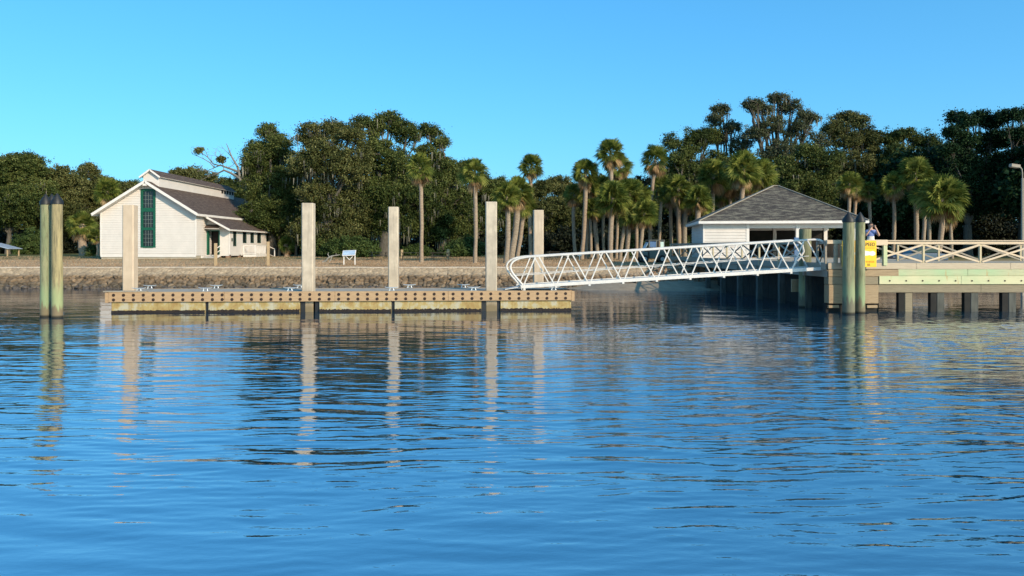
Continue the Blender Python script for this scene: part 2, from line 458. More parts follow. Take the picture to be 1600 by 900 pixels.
# ------------------------------------------------------------------ terrain
def smooth(a, b, x):
    t = np.clip((x-a)/(b-a), 0, 1); return t*t*(3-2*t)
def wall_y(x):                                  # waterline / toe of the sea wall
    return 54.0+0*np.asarray(x, float)
def ground_z(x, y):
    x = np.asarray(x, float); y = np.asarray(y, float)
    top = wall_y(x)+2.35
    z = 1.40+np.interp(y-top, [0, 8, 26, 64, 150, 400, 3000], [0, .13, .33, .60, .80, 1.2, 4.0])
    z = z+.05*np.sin(x*.21+1)*np.sin(y*.17)*smooth(0, 10, y-top)
    foot = wall_y(x)
    bank = .30*smooth(3.5, 8.0, x)*smooth(-3.0, 0.6, y-foot)
    low = -1.6+1.30*smooth(-9, 0, y-foot)+bank
    face = np.minimum(1.1, -.25+1.64*(y-foot-.15)/2.2-.45)
    return np.where(y > top+.02, z, np.where(y < foot, low, np.maximum(face, -.3+bank)))
def gz(x, y): return float(ground_z(x, y))

ys = np.concatenate([np.linspace(-60, 40, 8), np.linspace(42, 52, 12), np.linspace(52.3, 62, 60), np.linspace(62.5, 110, 70), np.linspace(113, 300, 30), np.linspace(340, 2500, 12)])
xs = np.concatenate([np.linspace(-1800, -120, 14), np.linspace(-110, 80, 240), np.linspace(90, 1800, 14)])
X, Y = np.meshgrid(xs, ys); Z = ground_z(X, Y)
nx, ny = len(xs), len(ys)
V = np.stack([X, Y, Z], -1).reshape(-1, 3)
i = np.arange(nx*ny).reshape(ny, nx)
Q = np.stack([i[:-1, :-1], i[:-1, 1:], i[1:, 1:], i[1:, :-1]], -1).reshape(-1, 4)
g = np_mesh('ground', V, Q, M['ground'], smooth=True); tag(g, 'brown winter lawn and river bank behind the stone seawall', 'ground', kind='structure')
def water_mesh():
    rng = np.random.default_rng(21)
    ysw = np.concatenate([[-400, -150, -50, -10, 0], np.linspace(2, 4.4, 8), np.arange(4.5, 15, .038), np.arange(15, 36, .046), np.arange(36, 56, .12), [58, 62]])
    xsw = np.concatenate([[-1500, -500, -200, -90, -55, -40], np.linspace(-33, -27, 20), np.arange(-26.8, 26.8, .115), np.linspace(27, 33, 20), [40, 55, 90, 200, 500, 1500]])
    X, Y = np.meshgrid(xsw, ysw)
    def lf(scale, sx, seed):                      # smooth low frequency field 0..1
        r = np.random.default_rng(seed); f = np.zeros(X.shape)
        for k in range(9):
            a = r.uniform(0, 6.28); q = r.uniform(.6, 1.5)/scale
            f += np.sin(X*q*np.cos(a)*sx+Y*q*np.sin(a)+r.uniform(0, 6.28))
        return np.clip(.5+f/9*1.25, 0, 1)
    ruf = lf(1.9, .35, 3)*.6+lf(.9, .3, 4)*.4
    lee = smooth(33.8, 30.5, Y) if False else (1-np.maximum(smooth(27.5, 31.5, Y)*smooth(-21, -17, X)*(1-smooth(13, 16, X)*(1-smooth(35, 38, Y)))*.80, smooth(36, 46, Y)*.8))
    wind = smooth(6, 15, Y)
    right = .62+.68*smooth(-2, 9, X)-.0*Y
    Z = np.zeros(X.shape)
    Xw = X+.30*np.sin(Y*.9+X*.3)+.2*np.sin(Y*2.1+X*.7+1); Yw = Y+.10*np.sin(X*.8+Y*.5)+.05*np.sin(X*2.3+.7)+.16*np.sin(X*.37+2)
    def waves(n, l0, l1, slope, spread, mod):
        nonlocal Z
        r = rng; z = np.zeros(X.shape)
        for k in range(n):
            L = math.exp(r.uniform(math.log(l0), math.log(l1))); kk = 2*math.pi/L
            a = r.normal()*spread
            z += (slope*math.sqrt(2/n)/kk)*np.sin(kk*(Xw*math.sin(a)+Yw*math.cos(a))+r.uniform(0, 6.28))
        Z += z*mod
    waves(14, .9, 3.0, .012, .30, .85+.5*(1-smooth(8, 17, Y)))
    waves(20, .36, .80, .034, .20, (.45+.65*ruf)*lee*(.62+.48*right)*(1+.1*(1-smooth(8, 14, Y)))*(1-.3*(1-smooth(-17, -11, X))))
    waves(40, .13, .30, .088, .24, (.26+1.10*ruf**1.4)*lee*(.85+.15*wind)*right)
    fade = smooth(-34, -29, X)*(1-smooth(29, 34, X))*smooth(1, 5, Y)
    Z = Z*fade
    nx, ny = len(xsw), len(ysw); i = np.arange(nx*ny).reshape(ny, nx)
    Q = np.stack([i[:-1, :-1], i[:-1, 1:], i[1:, 1:], i[1:, :-1]], -1).reshape(-1, 4)
    return np_mesh('water', np.stack([X, Y, Z], -1).reshape(-1, 3), Q, M['water'], smooth=True)
w = water_mesh(); tag(w, 'blue rippled river water', 'water', kind='structure')

# ---- gravel path along the top of the wall is part of the bank
# ------------------------------------------------------------------ sea wall
def seawall():
    root = empty('seawall', (0, 54, 0), 'long low seawall of rubble stones with a pale mortar coping along the lawn edge', 'wall')
    x0, x1 = -75.0, 40.0
    nxw, nsw = 1900, 54
    xx = np.linspace(x0, x1, nxw); ss = np.linspace(0, 1, nsw)
    XX, SS = np.meshgrid(xx, ss)
    u = XX; v = SS*2.35
    cell = .34
    rng = np.random.default_rng(5)
    gx = int((x1-x0)/cell)+4; gy = int(2.6/cell)+5
    jit = rng.random((gy, gx, 2)); tone = rng.random((gy, gx)); hei = rng.random((gy, gx))
    f1 = np.full(u.shape, 9.0); f2 = np.full(u.shape, 9.0); tt = np.zeros(u.shape); hh = np.zeros(u.shape)
    cu = ((u-x0)/cell).astype(int)+1; cv = (v/(cell*.8)).astype(int)+1
    for dy in (-1, 0, 1):
        for dx in (-1, 0, 1):
            a = np.clip(cu+dx, 0, gx-1); b = np.clip(cv+dy, 0, gy-1)
            px = x0+(a-1+jit[b, a, 0])*cell; py = (b-1+jit[b, a, 1])*cell*.8
            d = np.sqrt((u-px)**2+((v-py)*1.15)**2)
            new = d < f1
            f2 = np.where(new, f1, np.minimum(f2, d)); tt = np.where(new, tone[b, a], tt); hh = np.where(new, hei[b, a], hh)
            f1 = np.where(new, d, f1)
    edge = np.clip((f2-f1)/.07, 0, 1)
    rub = 1-smooth(.50, .78, SS)*.78                      # the upper half is mortared and smoother
    leftsm = smooth(-48, -42, XX)                          # far left the upper band is a smooth apron
    rub = np.where(SS > .5, rub*(.25+.75*leftsm), rub)
    disp = (edge**.6*.22+hh*.20)*rub
    foot = wall_y(XX)
    yy = foot+.15+SS*2.2-disp*.8
    zz = -.25+SS*1.64+disp*.55
    yy[-1] = foot[-1]+2.35; zz[-1] = 1.39
    V = np.stack([XX, yy, zz], -1).reshape(-1, 3)
    i = np.arange(nxw*nsw).reshape(nsw, nxw)
    Q = np.stack([i[:-1, :-1], i[:-1, 1:], i[1:, 1:], i[1:, :-1]], -1).reshape(-1, 4)
    base = np.array([.22, .145, .085]); pale = np.array([.48, .35, .225]); dark = np.array([.15, .115, .08]); gap = np.array([.022, .016, .012])
    t = tt[..., None]
    c = base*(.55+.8*t)
    up = smooth(.50, .72, SS)[..., None]
    c = c*(1-up)+(pale*(.72+.4*t))*up
    lo = (1-smooth(.14, .42, SS+.16*(tt-.5)))[..., None]
    c = c*(1-lo)+dark*(.5+.9*t)*lo
    c = c*(edge[..., None]**.5)*1.0+gap*(1-edge[..., None]**.5)*(1-.55*up)+c*0+(.55*up)*(1-edge[..., None]**.5)*pale*.75
    C = np.concatenate([c, np.ones(c.shape[:2]+(1,))], -1).reshape(-1, 4)
    np_mesh('stone_face', V, Q, M['rock'], root, C).location = (0, -54, 0)
    # coping: a thin irregular cap following the wall
    m = MB(); pts = []
    xs_ = np.linspace(x0, x1, 260)
    for xq in xs_:
        yq = float(wall_y(xq))+2.35; r = random.uniform(-.02, .02)
        pts.append((xq, yq-54+r, 1.37+r*.5))
    for a, b in zip(pts[:-1], pts[1:]):
        m.add([(a[0], a[1]-.08, a[2]), (b[0], b[1]-.08, b[2]), (b[0], b[1]-.07, b[2]+.075), (a[0], a[1]-.07, a[2]+.075),
               (b[0], b[1]+.34, b[2]+.085), (a[0], a[1]+.34, a[2]+.085)], [(0,1,2,3), (3,2,4,5)])
    m.build('coping', M['coping'], root)
seawall()

def rock_mesh(m, x, y, z, r, rng):
    bm = bmesh.new(); bmesh.ops.create_icosphere(bm, subdivisions=1, radius=1)
    s = Vector((r*rng.uniform(.8, 1.5), r*rng.uniform(.7, 1.1), r*rng.uniform(.5, .85)))
    rot = Matrix.Rotation(rng.uniform(0, 6.28), 3, 'Z')
    vs = []
    for v in bm.verts:
        p = v.co*rng.uniform(.78, 1.15); p = rot @ Vector((p.x*s.x, p.y*s.y, p.z*s.z)); vs.append((x+p.x, y+p.y, z+p.z))
    m.add(vs, [tuple(v.index for v in f.verts) for f in bm.faces]); bm.free()
M['wetrock'] = simple('wet_dark_stone', (.13,.10,.075), (.045,.036,.03), 1.4, rough=.6, bstr=.6, bdist=.03)
M['redsoil'] = simple('reddish_bank_soil', (.34,.20,.12), (.24,.15,.095), 2, rough=.95, bstr=.8, bdist=.05)
M['palerock'] = simple('pale_stone', (.42,.36,.29), (.26,.22,.18), 1.4, rough=.85, bstr=.6, bdist=.03)
rr = random.Random(3)
m = MB()
for k in range(520):
    x = rr.uniform(-62, 4.5); rock_mesh(m, x, float(wall_y(x))+rr.uniform(-.25, .35), rr.uniform(-.06, .12), rr.uniform(.10, .24), rr)
o = m.build('shore_stones', M['wetrock']); tag(o, 'dark wet stones tumbled along the waterline at the foot of the seawall', 'stones', kind='stuff')
m = MB()
for k in range(150):
    x = rr.uniform(9.6, 13.5); y = rr.uniform(54.2, 56.4); rock_mesh(m, x, y, gz(x, y)+.45+rr.uniform(.0, .12), rr.uniform(.08, .24), rr)
o = m.build('rubble_bank', M['redsoil']); tag(o, 'reddish rubble and soil bank beside the pier landing', 'rubble', kind='stuff')
m = MB()
for k in range(26):
    x = rr.uniform(8.0, 10.2); y = rr.uniform(53.6, 54.4); rock_mesh(m, x, y, .48, rr.uniform(.1, .26), rr)
o = m.build('dark_rubble', M['wetrock']); tag(o, 'small heap of dark rubble on the sand by the seawall end', 'rubble', kind='stuff')
# sandy slope
sx_ = np.linspace(2.5, 15.5, 90); sy_ = np.linspace(0, 1, 20)
XX, TT = np.meshgrid(sx_, sy_)
foot = wall_y(XX)
YY = foot-3.4+TT*3.9
ZZ = -.28+(.30+.42*smooth(3.5, 7.5, XX))*TT**.7*1.15+.02*np.sin(XX*2.3)*np.sin(YY*1.9)
i = np.arange(90*20).reshape(20, 90)
Q = np.stack([i[:-1, :-1], i[:-1, 1:], i[1:, 1:], i[1:, :-1]], -1).reshape(-1, 4)
o = np_mesh('sand_beach', np.stack([XX, YY, ZZ], -1).reshape(-1, 3), Q, M['sand'], smooth=True); tag(o, 'little pale sand beach below the end of the seawall', 'beach', kind='structure')

# ------------------------------------------------------------------ wooden pilings
def piling(x, y, top, r, mat, label, group, z0=-2.0, cap=True, lean=(0, 0)):
    root = empty('mooring_piling', (x, y, 0), label, 'piling', group)
    m = MB(); n = 9; pts = []; rad = []
    for k in range(n+1):
        t = k/n; z = z0+(top-z0)*t
        pts.append((lean[0]*t+random.uniform(-.006, .006), lean[1]*t, z)); rad.append(r*(1.04-.10*t)*random.uniform(.985, 1.015))
    m.tube(pts, rad, 28); m.build('pile_shaft', mat, root, smooth=True)
    if cap:
        m = MB(); m.tube([(lean[0], lean[1], top-.12), (lean[0], lean[1], top+.0), (lean[0], lean[1], top+.34)], [r*1.06, r*1.07, r*.04], 24)
        m.build('pile_cap', M['black'], root, smooth=True)
    return root
tL = WZ(315, 31.8)
piling(WX(71.3, 31.9), 31.9, tL, .205, M['pil_g'], 'green stained wooden mooring piling, leftmost of the trio at the far left', 'wooden mooring pilings with black caps')
piling(WX(89.3, 31.6), 31.6, tL, .215, M['pil_t'], 'tan wooden mooring piling, foremost right one of the trio at the far left', 'wooden mooring pilings with black caps')
piling(WX(81, 32.25), 32.25, tL+.02, .20, M['pil_g'], 'half hidden wooden mooring piling behind the two at the far left', 'wooden mooring pilings with black caps')
piling(WX(1326, 33.3), 33.3, WZ(343, 33.3), .25, M['pil_d'], 'dark green wooden piling with black cap, left one of the pair by the yellow sign', 'wooden mooring pilings with black caps')
piling(WX(1344, 33.7), 33.7, WZ(343, 33.7), .205, M['pil_g'], 'wooden piling with black cap directly left of the word on the yellow sign', 'wooden mooring pilings with black caps')
piling(WX(1258, 37.0), 37.0, WZ(358, 37.0), .30, M['pil_d'], 'thick flat topped greenish piling behind the gangway, without a cap', 'bare wooden pilings', cap=False)

# ------------------------------------------------------------------ floating dock
A = Vector((-17.70, 33.60, 0)); B = Vector((2.79, 34.85, 0))
dang = math.atan2(B.y-A.y, B.x-A.x); DL = (B-A).length; DW = 2.95
dock = empty('floating_dock', A, 'long floating dock with bolted timber edge and algae stained concrete floats', 'dock', rz=dang)
def dloc(u, v, z=0): return Matrix.Translation(A) @ Matrix.Rotation(dang, 4, 'Z') @ Vector((u, v, z))
TOP = .92
def upx(px):                                    # distance along the dock edge seen at px
    k = (px-800)/F
    return (k*A.y-A.x)/(math.cos(dang)-k*math.sin(dang))
# deck slab
m = MB(); m.box(.195, DL-.195, .15, DW-.15, TOP-.16, TOP-.012); m.build('deck_slab', simple('dock_deck', (.44,.38,.30), (.34,.29,.23), 3, rough=.85), dock, bevel=.01)
# walers, front in four lengths, back, ends
fr = [.17, upx(350), upx(523), upx(700), DL-.12]
wal_front = []
for a, b in zip(fr[:-1], fr[1:]):
    m = MB(); m.box(a+.004, b-.004, 0, .14, TOP-.44, TOP); wal_front.append(m.build('waler', M['waler'], dock, bevel=.012))
m = MB(); m.box(.05, DL-.05, DW-.14, DW, TOP-.44, TOP); m.build('waler', M['waler'], dock, bevel=.012)
m = MB(); m.box(.05, .19, .145, DW-.145, TOP-.43, TOP-.004); m.build('waler', M['waler'], dock, bevel=.012)
m = MB(); m.box(DL-.19, DL-.05, .145, DW-.145, TOP-.43, TOP-.004); m.build('waler', M['waler'], dock, bevel=.012)
# end blocks seen beyond each corner
for u0 in (.02, DL-.118):
    m = MB(); m.box(u0, u0+.146, .02, .22, TOP-.47, TOP-.02); m.build('corner_block', M['waler'], dock, bevel=.01)
m = MB(); m.box(-.04, upx(228), -.03, .30, TOP+.002, TOP+.05); m.build('rub_plank', M['railshade'], dock, bevel=.01)
# bolts in two rows
bm_ = None
nb = 48
for k in range(nb):
    u = .40+k*(DL-.78)/(nb-1)
    for r in (0, 1):
        z = TOP-.135-.205*r
        if bm_ is None:
            m = MB(); m.tube([(0, -.012, 0), (0, .01, 0)], .068, 14); m.tube([(0, -.03, 0), (0, -.012, 0)], .03, 6)
            bm_ = m.build('bolt', M['bolt'], dock); o = bm_
        else:
            o = bm_.copy(); link(o, dock)
        o.location = (u, 0, z)
# floats
fb = [(upx(172), upx(319)), (upx(324), upx(467.5)), (upx(498), upx(611)), (upx(616), upx(752)), (upx(782), upx(893))]
for a, b in fb:
    m = MB(); m.box(a, b, .12, DW-.12, -.55, TOP-.44); f_ = m.build('float', M['float'], dock, bevel=.015)
    # mussel crust at the waterline
    mm = MB(); nseg = int((b-a)/.05); rs = random.Random(int(a*100))
    prev = None; vs = []; fs = []
    for k in range(nseg+1):
        u = a+(b-a)*k/nseg; h = .10+rs.uniform(-.02, .045)*(1 if a > 3 else .6)
        vs += [(u, .09, -.10), (u, .085+rs.uniform(-.02, .01), .03), (u, .095+rs.uniform(-.015, .01), h*.8), (u, .125, h+.01)]
    for k in range(nseg):
        for j in range(3):
            p = k*4+j; fs.append((p, p+4, p+5, p+1))
    mm.add(vs, fs); mm.build('mussel_crust', M['mussel'], f_)
# black blocks painted in as gap shade beside pile wells and between floats
for p0, p1 in ((319.3, 323.7), (468, 475.5), (491, 497.5), (611.3, 615.7), (752.5, 759.5), (774.5, 781.5)):
    m = MB(); m.box(upx(p0), upx(p1), .20, .40, -.6, TOP-.44); m.build('float_gap_shade', M['black'], dock)

# cleats
def make_cleat(u, v, label):
    p = dloc(u, v, TOP+.002)
    root = empty('dock_cleat', p, label, 'cleat', 'mooring cleats along the floating dock', dang)
    return root
cl = None
near = [217, 321, 453, 612, 740, 865]; back = [234, 338, 468, 640, 724]
names_n = ['leftmost near-edge mooring cleat, in front of the leftmost concrete pile', 'metal mooring cleat on the near dock edge, below the house porch',
 'metal mooring cleat on the near dock edge just left of the tall second concrete pile', 'metal mooring cleat standing in front of the third concrete pile',
 'metal mooring cleat on the near dock edge just left of the fourth concrete pile', 'metal mooring cleat at the right dock end below the gangway foot']
names_b = ['back-edge mooring cleat just right of the leftmost concrete pile', 'back-edge mooring cleat behind the one below the house porch',
 'back-edge mooring cleat half hidden by the second concrete pile', 'back-edge mooring cleat right of the third concrete pile', 'back-edge mooring cleat well left of the fourth concrete pile']
proto = None
for row, v, nm in ((near, .22, names_n), (back, DW-.30, names_b)):
    for px, lb in zip(row, nm):
        # solve u for the given row depth
        k = (px-800)/F; s_, c_ = math.sin(dang), math.cos(dang)
        u = (k*(A.y+v*c_)-(A.x-v*s_))/(c_-k*s_)
        if proto is None:
            proto = make_cleat(u, v, lb)
            m = MB(); m.tube([(-.30,0,.175), (-.2,0,.15), (-.06,0,.142), (.06,0,.142), (.2,0,.15), (.30,0,.175)], [.014,.022,.028,.028,.022,.014], 10); m.build('horn_bar', M['galv'], proto, smooth=True)
            m = MB()
            for sx in (-.075, .075): m.tube([(sx*1.3,0,.02), (sx,0,.08), (sx,0,.14)], [.035,.024,.024], 10)
            m.build('cleat_leg', M['galv'], proto, smooth=True)
            m = MB(); m.box(-.14, .14, -.045, .045, 0, .02); m.build('base_plate', M['galv'], proto, bevel=.004)
        else:
            c = copy_tree(proto); c.location = dloc(u, v, TOP+.002); c['label'] = lb

# concrete piles
def conc_pile(px, d, w, top_py, label, proto=[None]):
    x = WX(px, d); top = WZ(top_py, d-w/2)
    m = MB(); c = .045; h = w/2
    poly = [(-h+c,-h), (h-c,-h), (h,-h+c), (h,h-c), (h-c,h), (-h+c,h), (-h,h-c), (-h,-h+c)]
    n = 8; vs = []; 
    zs = [-2.0, top-.03, top]
    for z in zs:
        k = 1 if z < top else .955
        vs += [(p[0]*k, p[1]*k, z) for p in poly]
    fs = [tuple(reversed(range(8))), tuple(range(16, 24))]
    for j in range(2):
        for q in range(8): fs.append((j*8+q, j*8+(q+1) % 8, (j+1)*8+(q+1) % 8, (j+1)*8+q))
    m.add(vs, fs)
    o = m.build('concrete_pile', M['conc'], None, loc=(x, d, 0), bevel=.006)
    o.rotation_euler = (0, 0, dang*.6)
    tag(o, label, 'pile', 'square concrete piles at the floating dock')
conc_pile(203.5, 34.55, .50, 320, 'square concrete pile in front of the white house, leftmost of the five')
conc_pile(482, 34.60, .52, 317, 'tall pale square concrete pile, second from the left, through the near side of the dock')
conc_pile(615, 37.20, .48, 323, 'slightly pinkish square concrete pile behind the dock, third from the left')
conc_pile(767.5, 35.05, .52, 315, 'tallest square concrete pile, just left of the gangway foot')
conc_pile(841, 39.5, .52, 328, 'square concrete pile standing behind the low end of the gangway')

# ------------------------------------------------------------------ gangway
gang = empty('gangway', (0, 35, 0), 'long silver aluminium truss gangway sloping from the floating dock up to the pier', 'gangway')
GD = 35.0
g0 = Vector((WX(815, GD), 0, WZ(448, GD))); g1 = Vector((WX(1287, GD), 0, WZ(419.5, GD)))
gd = (g1-g0).normalized(); GLen = (g1-g0).length; gu = Vector((-gd.z, 0, gd.x)); GH = 1.33
def G(s, h, y): return g0+gd*s+gu*h+Vector((-.14*y, y, 0))
npan = 9; pl = GLen/npan
for side, yy in (('near', 0.0), ('far', 1.32)):
    m = MB(); m.beam(G(-.05, 0, yy), G(GLen, 0, yy), .085, .15); m.build('bottom_chord', M['alu'], gang, bevel=.008)
    pts = []
    # left loop: starts at the bottom, bulges outward, joins the top rail
    for s_, h_ in ((.05, .08), (-.10, .28), (-.36, .60), (-.47, .86), (-.42, 1.06), (-.24, 1.22), (.05, 1.30), (.4, GH)):
        pts.append(G(s_, h_, yy))
    pts2 = []
    for k in range(len(pts)-1):                       # soften
        a = pts[k]; b = pts[k+1]; pts2 += [a, a.lerp(b, .5)]
    pts2.append(pts[-1])
    sm = [pts2[0]]+[(pts2[k-1]+pts2[k]*2+pts2[k+1])/4 for k in range(1, len(pts2)-1)]+[pts2[-1]]
    for k in range(1, 14): sm.append(G(.4+(GLen-.9)*k/14, GH, yy))
    rt = [(GLen-.35, GH), (GLen-.12, GH-.03), (GLen+.05, GH-.12), (GLen+.13, GH-.24)] if side == 'near' else [(GLen-.75, GH), (GLen-.45, GH-.05), (GLen-.22, GH-.25), (GLen-.17, GH-.55), (GLen-.32, GH-.80), (GLen-.52, GH-1.0), (GLen-.75, .05)]
    for s_, h_ in rt: sm.append(G(s_, h_, yy))
    m = MB(); m.tube(sm, .048, 12); m.build('top_rail', M['alu'], gang, smooth=True)
    for k in range(npan):
        a = G(k*pl+.10, .06, yy); t = G((k+.5)*pl-.06, GH-.02, yy); t2 = G((k+.5)*pl+.10, GH-.02, yy); b = G((k+1)*pl-.06, .06, yy)
        for p, q in ((a, t), (t2, b)):
            m = MB(); m.beam(p, q, .055, .055); m.build('truss_diagonal', M['alu'], gang, bevel=.005)
    m = MB(); m.tube([G(-.3, .52, yy-.05 if yy else .06), G(GLen-.6, .60, yy-.05 if yy else .06)], .016, 8); m.build('mid_rail', M['alu'], gang, smooth=True)
m = MB(); m.beam(G(.0, .02, .66), G(GLen, .02, .66), 1.20, .045); m.build('walkway_deck', M['alu'], gang)
for k in range(npan+1):
    m = MB(); a = G(k*pl+.02, -.105, -.06); m.beam(a, a+Vector((0, 1.44, 0)), .10, .075); m.build('cross_member', M['alu'], gang, bevel=.004)
m = MB(); a = G(-.02, -.02, .66); m.beam(Vector((g0.x-.75, .66, TOP+.03)), a, 1.15, .03); m.build('toe_plate', M['alu'], gang)
m = MB()
for yy in (0.0, 1.32): m.box(g0.x+.02, g0.x+.18, yy-.06, yy+.06, TOP+.004, g0.z-.05)
m.build('foot_bracket', M['alu'], gang)
for o in KIDS['gangway']: o.location = (0, 0, 0)

# ------------------------------------------------------------------ pier
M['sidepile'] = simple('shade_dark_pile', (.10,.10,.085), (.05,.05,.042), 2, stretch=(3,3,.6), rough=.85)  # tone darkened to carry the shade under the deck; also on front piles
M['voidshade'] = simple('pier_void_shade', (.018,.015,.012), (.03,.026,.02), 2, rough=.9)  # near-black colour standing in for the shade under the pier
PD = 34.5; PX0 = WX(1293, PD); DK = WZ(411.3, PD); RT = WZ(376.8, PD); PX1 = 31.0
PY1 = 61.0; PXB = 12.55
FW = 6.2                                               # width of the walkway part behind the front face
pier = empty('pier', (PX0, PD, 0), 'wooden fishing pier with cross braced railing on green stained beams and piles', 'pier')
def pb(name, mat, bevel=.008):
    def f(m): 
        o = m.build(name, mat, pier, bevel=bevel); o.location = -Vector((PX0, PD, 0)); return o
    return f
def edge_x(y): return PX0+(PXB-PX0)*(y-PD)/(PY1-PD)
# deck in planks as two slabs
m = MB(); m.prism([(PX0+.02, PD+.02), (PX1, PD+.02), (PX1, PD+FW), (edge_x(PD+FW), PD+FW)], 'z', DK-.06, DK-.004); pb('deck_planking', M['fascia'], 0)(m)
m = MB(); m.prism([(edge_x(PD+FW)+.02, PD+FW+.005), (PX0+9.5, PD+FW+.005), (PX0+9.5, PY1), (edge_x(PY1)+.02, PY1)], 'z', DK-.06, DK-.004); pb('deck_planking', M['fascia'], 0)(m)
# front fascia boards, in lengths
def boards(x0, x1, y0, y1, z0, z1, mat, name, L=3.6, off=0):
    x = x0; first = True
    while x < x1-.01:
        xe = min(x1, x+(L*off if (first and off) else L*random.uniform(.9, 1.1))); first = False
        m = MB(); m.box(x+.003, xe-.003, y0, y1, z0+.003, z1-.003); pb(name, mat)(m); x = xe
XB = WX(1371, PD)
boards(PX0, PX1, PD-.06, PD, WZ(420.5, PD), DK+.02, M['fascia'], 'edge_board', 4.2)
boards(PX0, XB+.9, PD-.10, PD-.065, WZ(432, PD), WZ(421, PD), M['panel'], 'edge_board', 5)
boards(XB+.9, PX1, PD-.045, PD, WZ(431, PD), WZ(420.5, PD), M['fgreen'], 'edge_board', 3.1)
boards(XB+.02, PX1, PD-.13, PD-.03, WZ(444, PD), WZ(431, PD), M['fpale'], 'stringer_board', 5.2, .7)
boards(XB, PX1, PD-.05, PD+.28, WZ(457, PD), WZ(444.3, PD), M['capbeam'], 'cap_beam', 4.4)
for k in range(16):
    x = WX(1388+k*25.6, PD)
    if x > PX1: break
    m = MB(); m.tube([(x, PD-.15, WZ(438.5, PD)), (x, PD-.128, WZ(438.5, PD))], .035, 10); pb('stringer_bolt', M['bolt'], 0)(m)
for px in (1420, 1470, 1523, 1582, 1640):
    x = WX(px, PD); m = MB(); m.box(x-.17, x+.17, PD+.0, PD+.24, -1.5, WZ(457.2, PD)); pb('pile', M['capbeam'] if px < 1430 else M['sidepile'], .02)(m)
    m = MB(); m.box(x-.44, x-.175, PD+.02, PD+.255, -1.5, WZ(457.2, PD)); pb('pile_gap_shade', M['dark'], 0)(m)  # solid dark box painted in as the shade beside each pile
# front corner fender block
FX = [WX(1293, PD), WX(1318, PD), WX(1344, PD), WX(1371, PD)]
for a, b in zip(FX[:-1], FX[1:]):
    m = MB(); m.box(a+.006, b-.006, PD-.12, PD+.4, WZ(474, PD), WZ(445, PD)); pb('fender_panel', M['panel'], .015)(m)
m = MB(); m.box(FX[0], FX[-1], PD-.09, PD+.4, WZ(444.6, PD), WZ(432.3, PD)); pb('cap_beam', M['capbeam'], .015)(m)
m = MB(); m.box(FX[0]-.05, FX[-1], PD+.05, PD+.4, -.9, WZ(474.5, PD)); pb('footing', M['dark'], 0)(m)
for a in (WX(1302, PD), WX(1362, PD)):
    m = MB(); m.box(a-.25, a+.22, PD-.10, PD+.04, WZ(481, PD), WZ(476.6, PD)); pb('footing_ledge', M['panel'], .01)(m)
# left side: beams and piles going back to shore
def side_pt(y, off=0): return Vector((edge_x(y)+off, y, 0))
for z0, z1, off, mt in ((DK-.30, DK+.01, -.05, M['railshade']), (DK-.62, DK-.31, .03, M['railshade'])):
    y = PD+.05
    while y < PY1:
        ye = min(PY1, y+4.5)
        m = MB(); a = side_pt(y+.005, off); b = side_pt(ye-.005, off); a.z = b.z = (z0+z1)/2
        m.beam(a, b, .07, z1-z0); pb('side_beam', mt)(m); y = ye
y = PD+2.3
while y < 55:
    for off in (.12, 2.4, 4.9, 8.0):
        if off > 5 and y < PD+2.4: pass
        m = MB(); p = side_pt(y, off); m.box(p.x-.15, p.x+.15, y-.15, y+.15, -1.8, DK-.63 if off == .12 else DK-.32); pb('pile', M['sidepile'], .015)(m)
    m = MB(); p = side_pt(y, 0); m.box(p.x-.12, p.x+8.6, y-.13, y+.13, DK-.62, DK-.33) ; pb('cap_beam', M['railshade'])(m)
    y += 3.05
m = MB(); m.box(WX(1236, 37.6), WX(1214, 37.6)-.0+1.05, 37.5, 37.62, WZ(456, 37.6), WZ(436, 37.6)); pb('fender_panel', M['panel'])(m)
# dark sheathing set back under the left side, added as painted shade
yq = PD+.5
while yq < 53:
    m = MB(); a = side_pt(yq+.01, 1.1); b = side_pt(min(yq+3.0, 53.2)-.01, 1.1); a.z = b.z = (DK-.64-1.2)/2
    m.beam(a, b, .08, DK-.64+1.2); pb('shade_screen', M['voidshade'])(m); yq += 3.0
# abutment under the shore end
m = MB(); m.box(PXB+.2, PXB+11, 56.6, PY1+.5, 1.0, DK-.1); pb('abutment', M['wetrock'], 0)(m)
# railing
def rail_run(p0, p1, posts, mats, braces=True, capw=.14, lift=0.0):
    """p0,p1 ground points of a straight run, posts = fractions"""
    p0 = Vector(p0); p1 = Vector(p1); d = p1-p0; up = Vector((0,0,1)); n = d.cross(up).normalized()
    cap_m, post_m, br_m = mats
    m = MB(); m.beam(p0+up*(RT-DK-.065), p1+up*(RT-DK-.065), .045, .125); pb('rail_board', cap_m)(m)
    m = MB(); m.beam(p0+up*(RT-DK+.022)-n*-.03, p1+up*(RT-DK+.022)-n*-.03, capw, .04); pb('rail_cap', cap_m)(m)
    for t in posts:
        q = p0.lerp(p1, t)-n*.075
        m = MB(); m.beam(q+up*-.25, q+up*(RT-DK-.005), .095, .095, up=(0,1,0)); pb('rail_post', post_m)(m)
    if braces:
        for a, b in zip(posts[:-1], posts[1:]):
            if (b-a)*d.length < 1.0: continue
            qa = p0.lerp(p1, a)+d.normalized()*.05; qb = p0.lerp(p1, b)-d.normalized()*.05
            m = MB(); m.beam(qa+up*.06-n*.01, qb+up*(RT-DK-.16)-n*.01, .035, .085); pb('rail_brace', br_m)(m)
            m = MB(); m.beam(qa+up*(RT-DK-.16)-n*.052, qb+up*.06-n*.052, .035, .085); pb('rail_brace', br_m)(m)
XR = WX(1354, PD)
xs_p = [WX(p, PD) for p in (1355, 1444, 1533, 1622, 1711)]
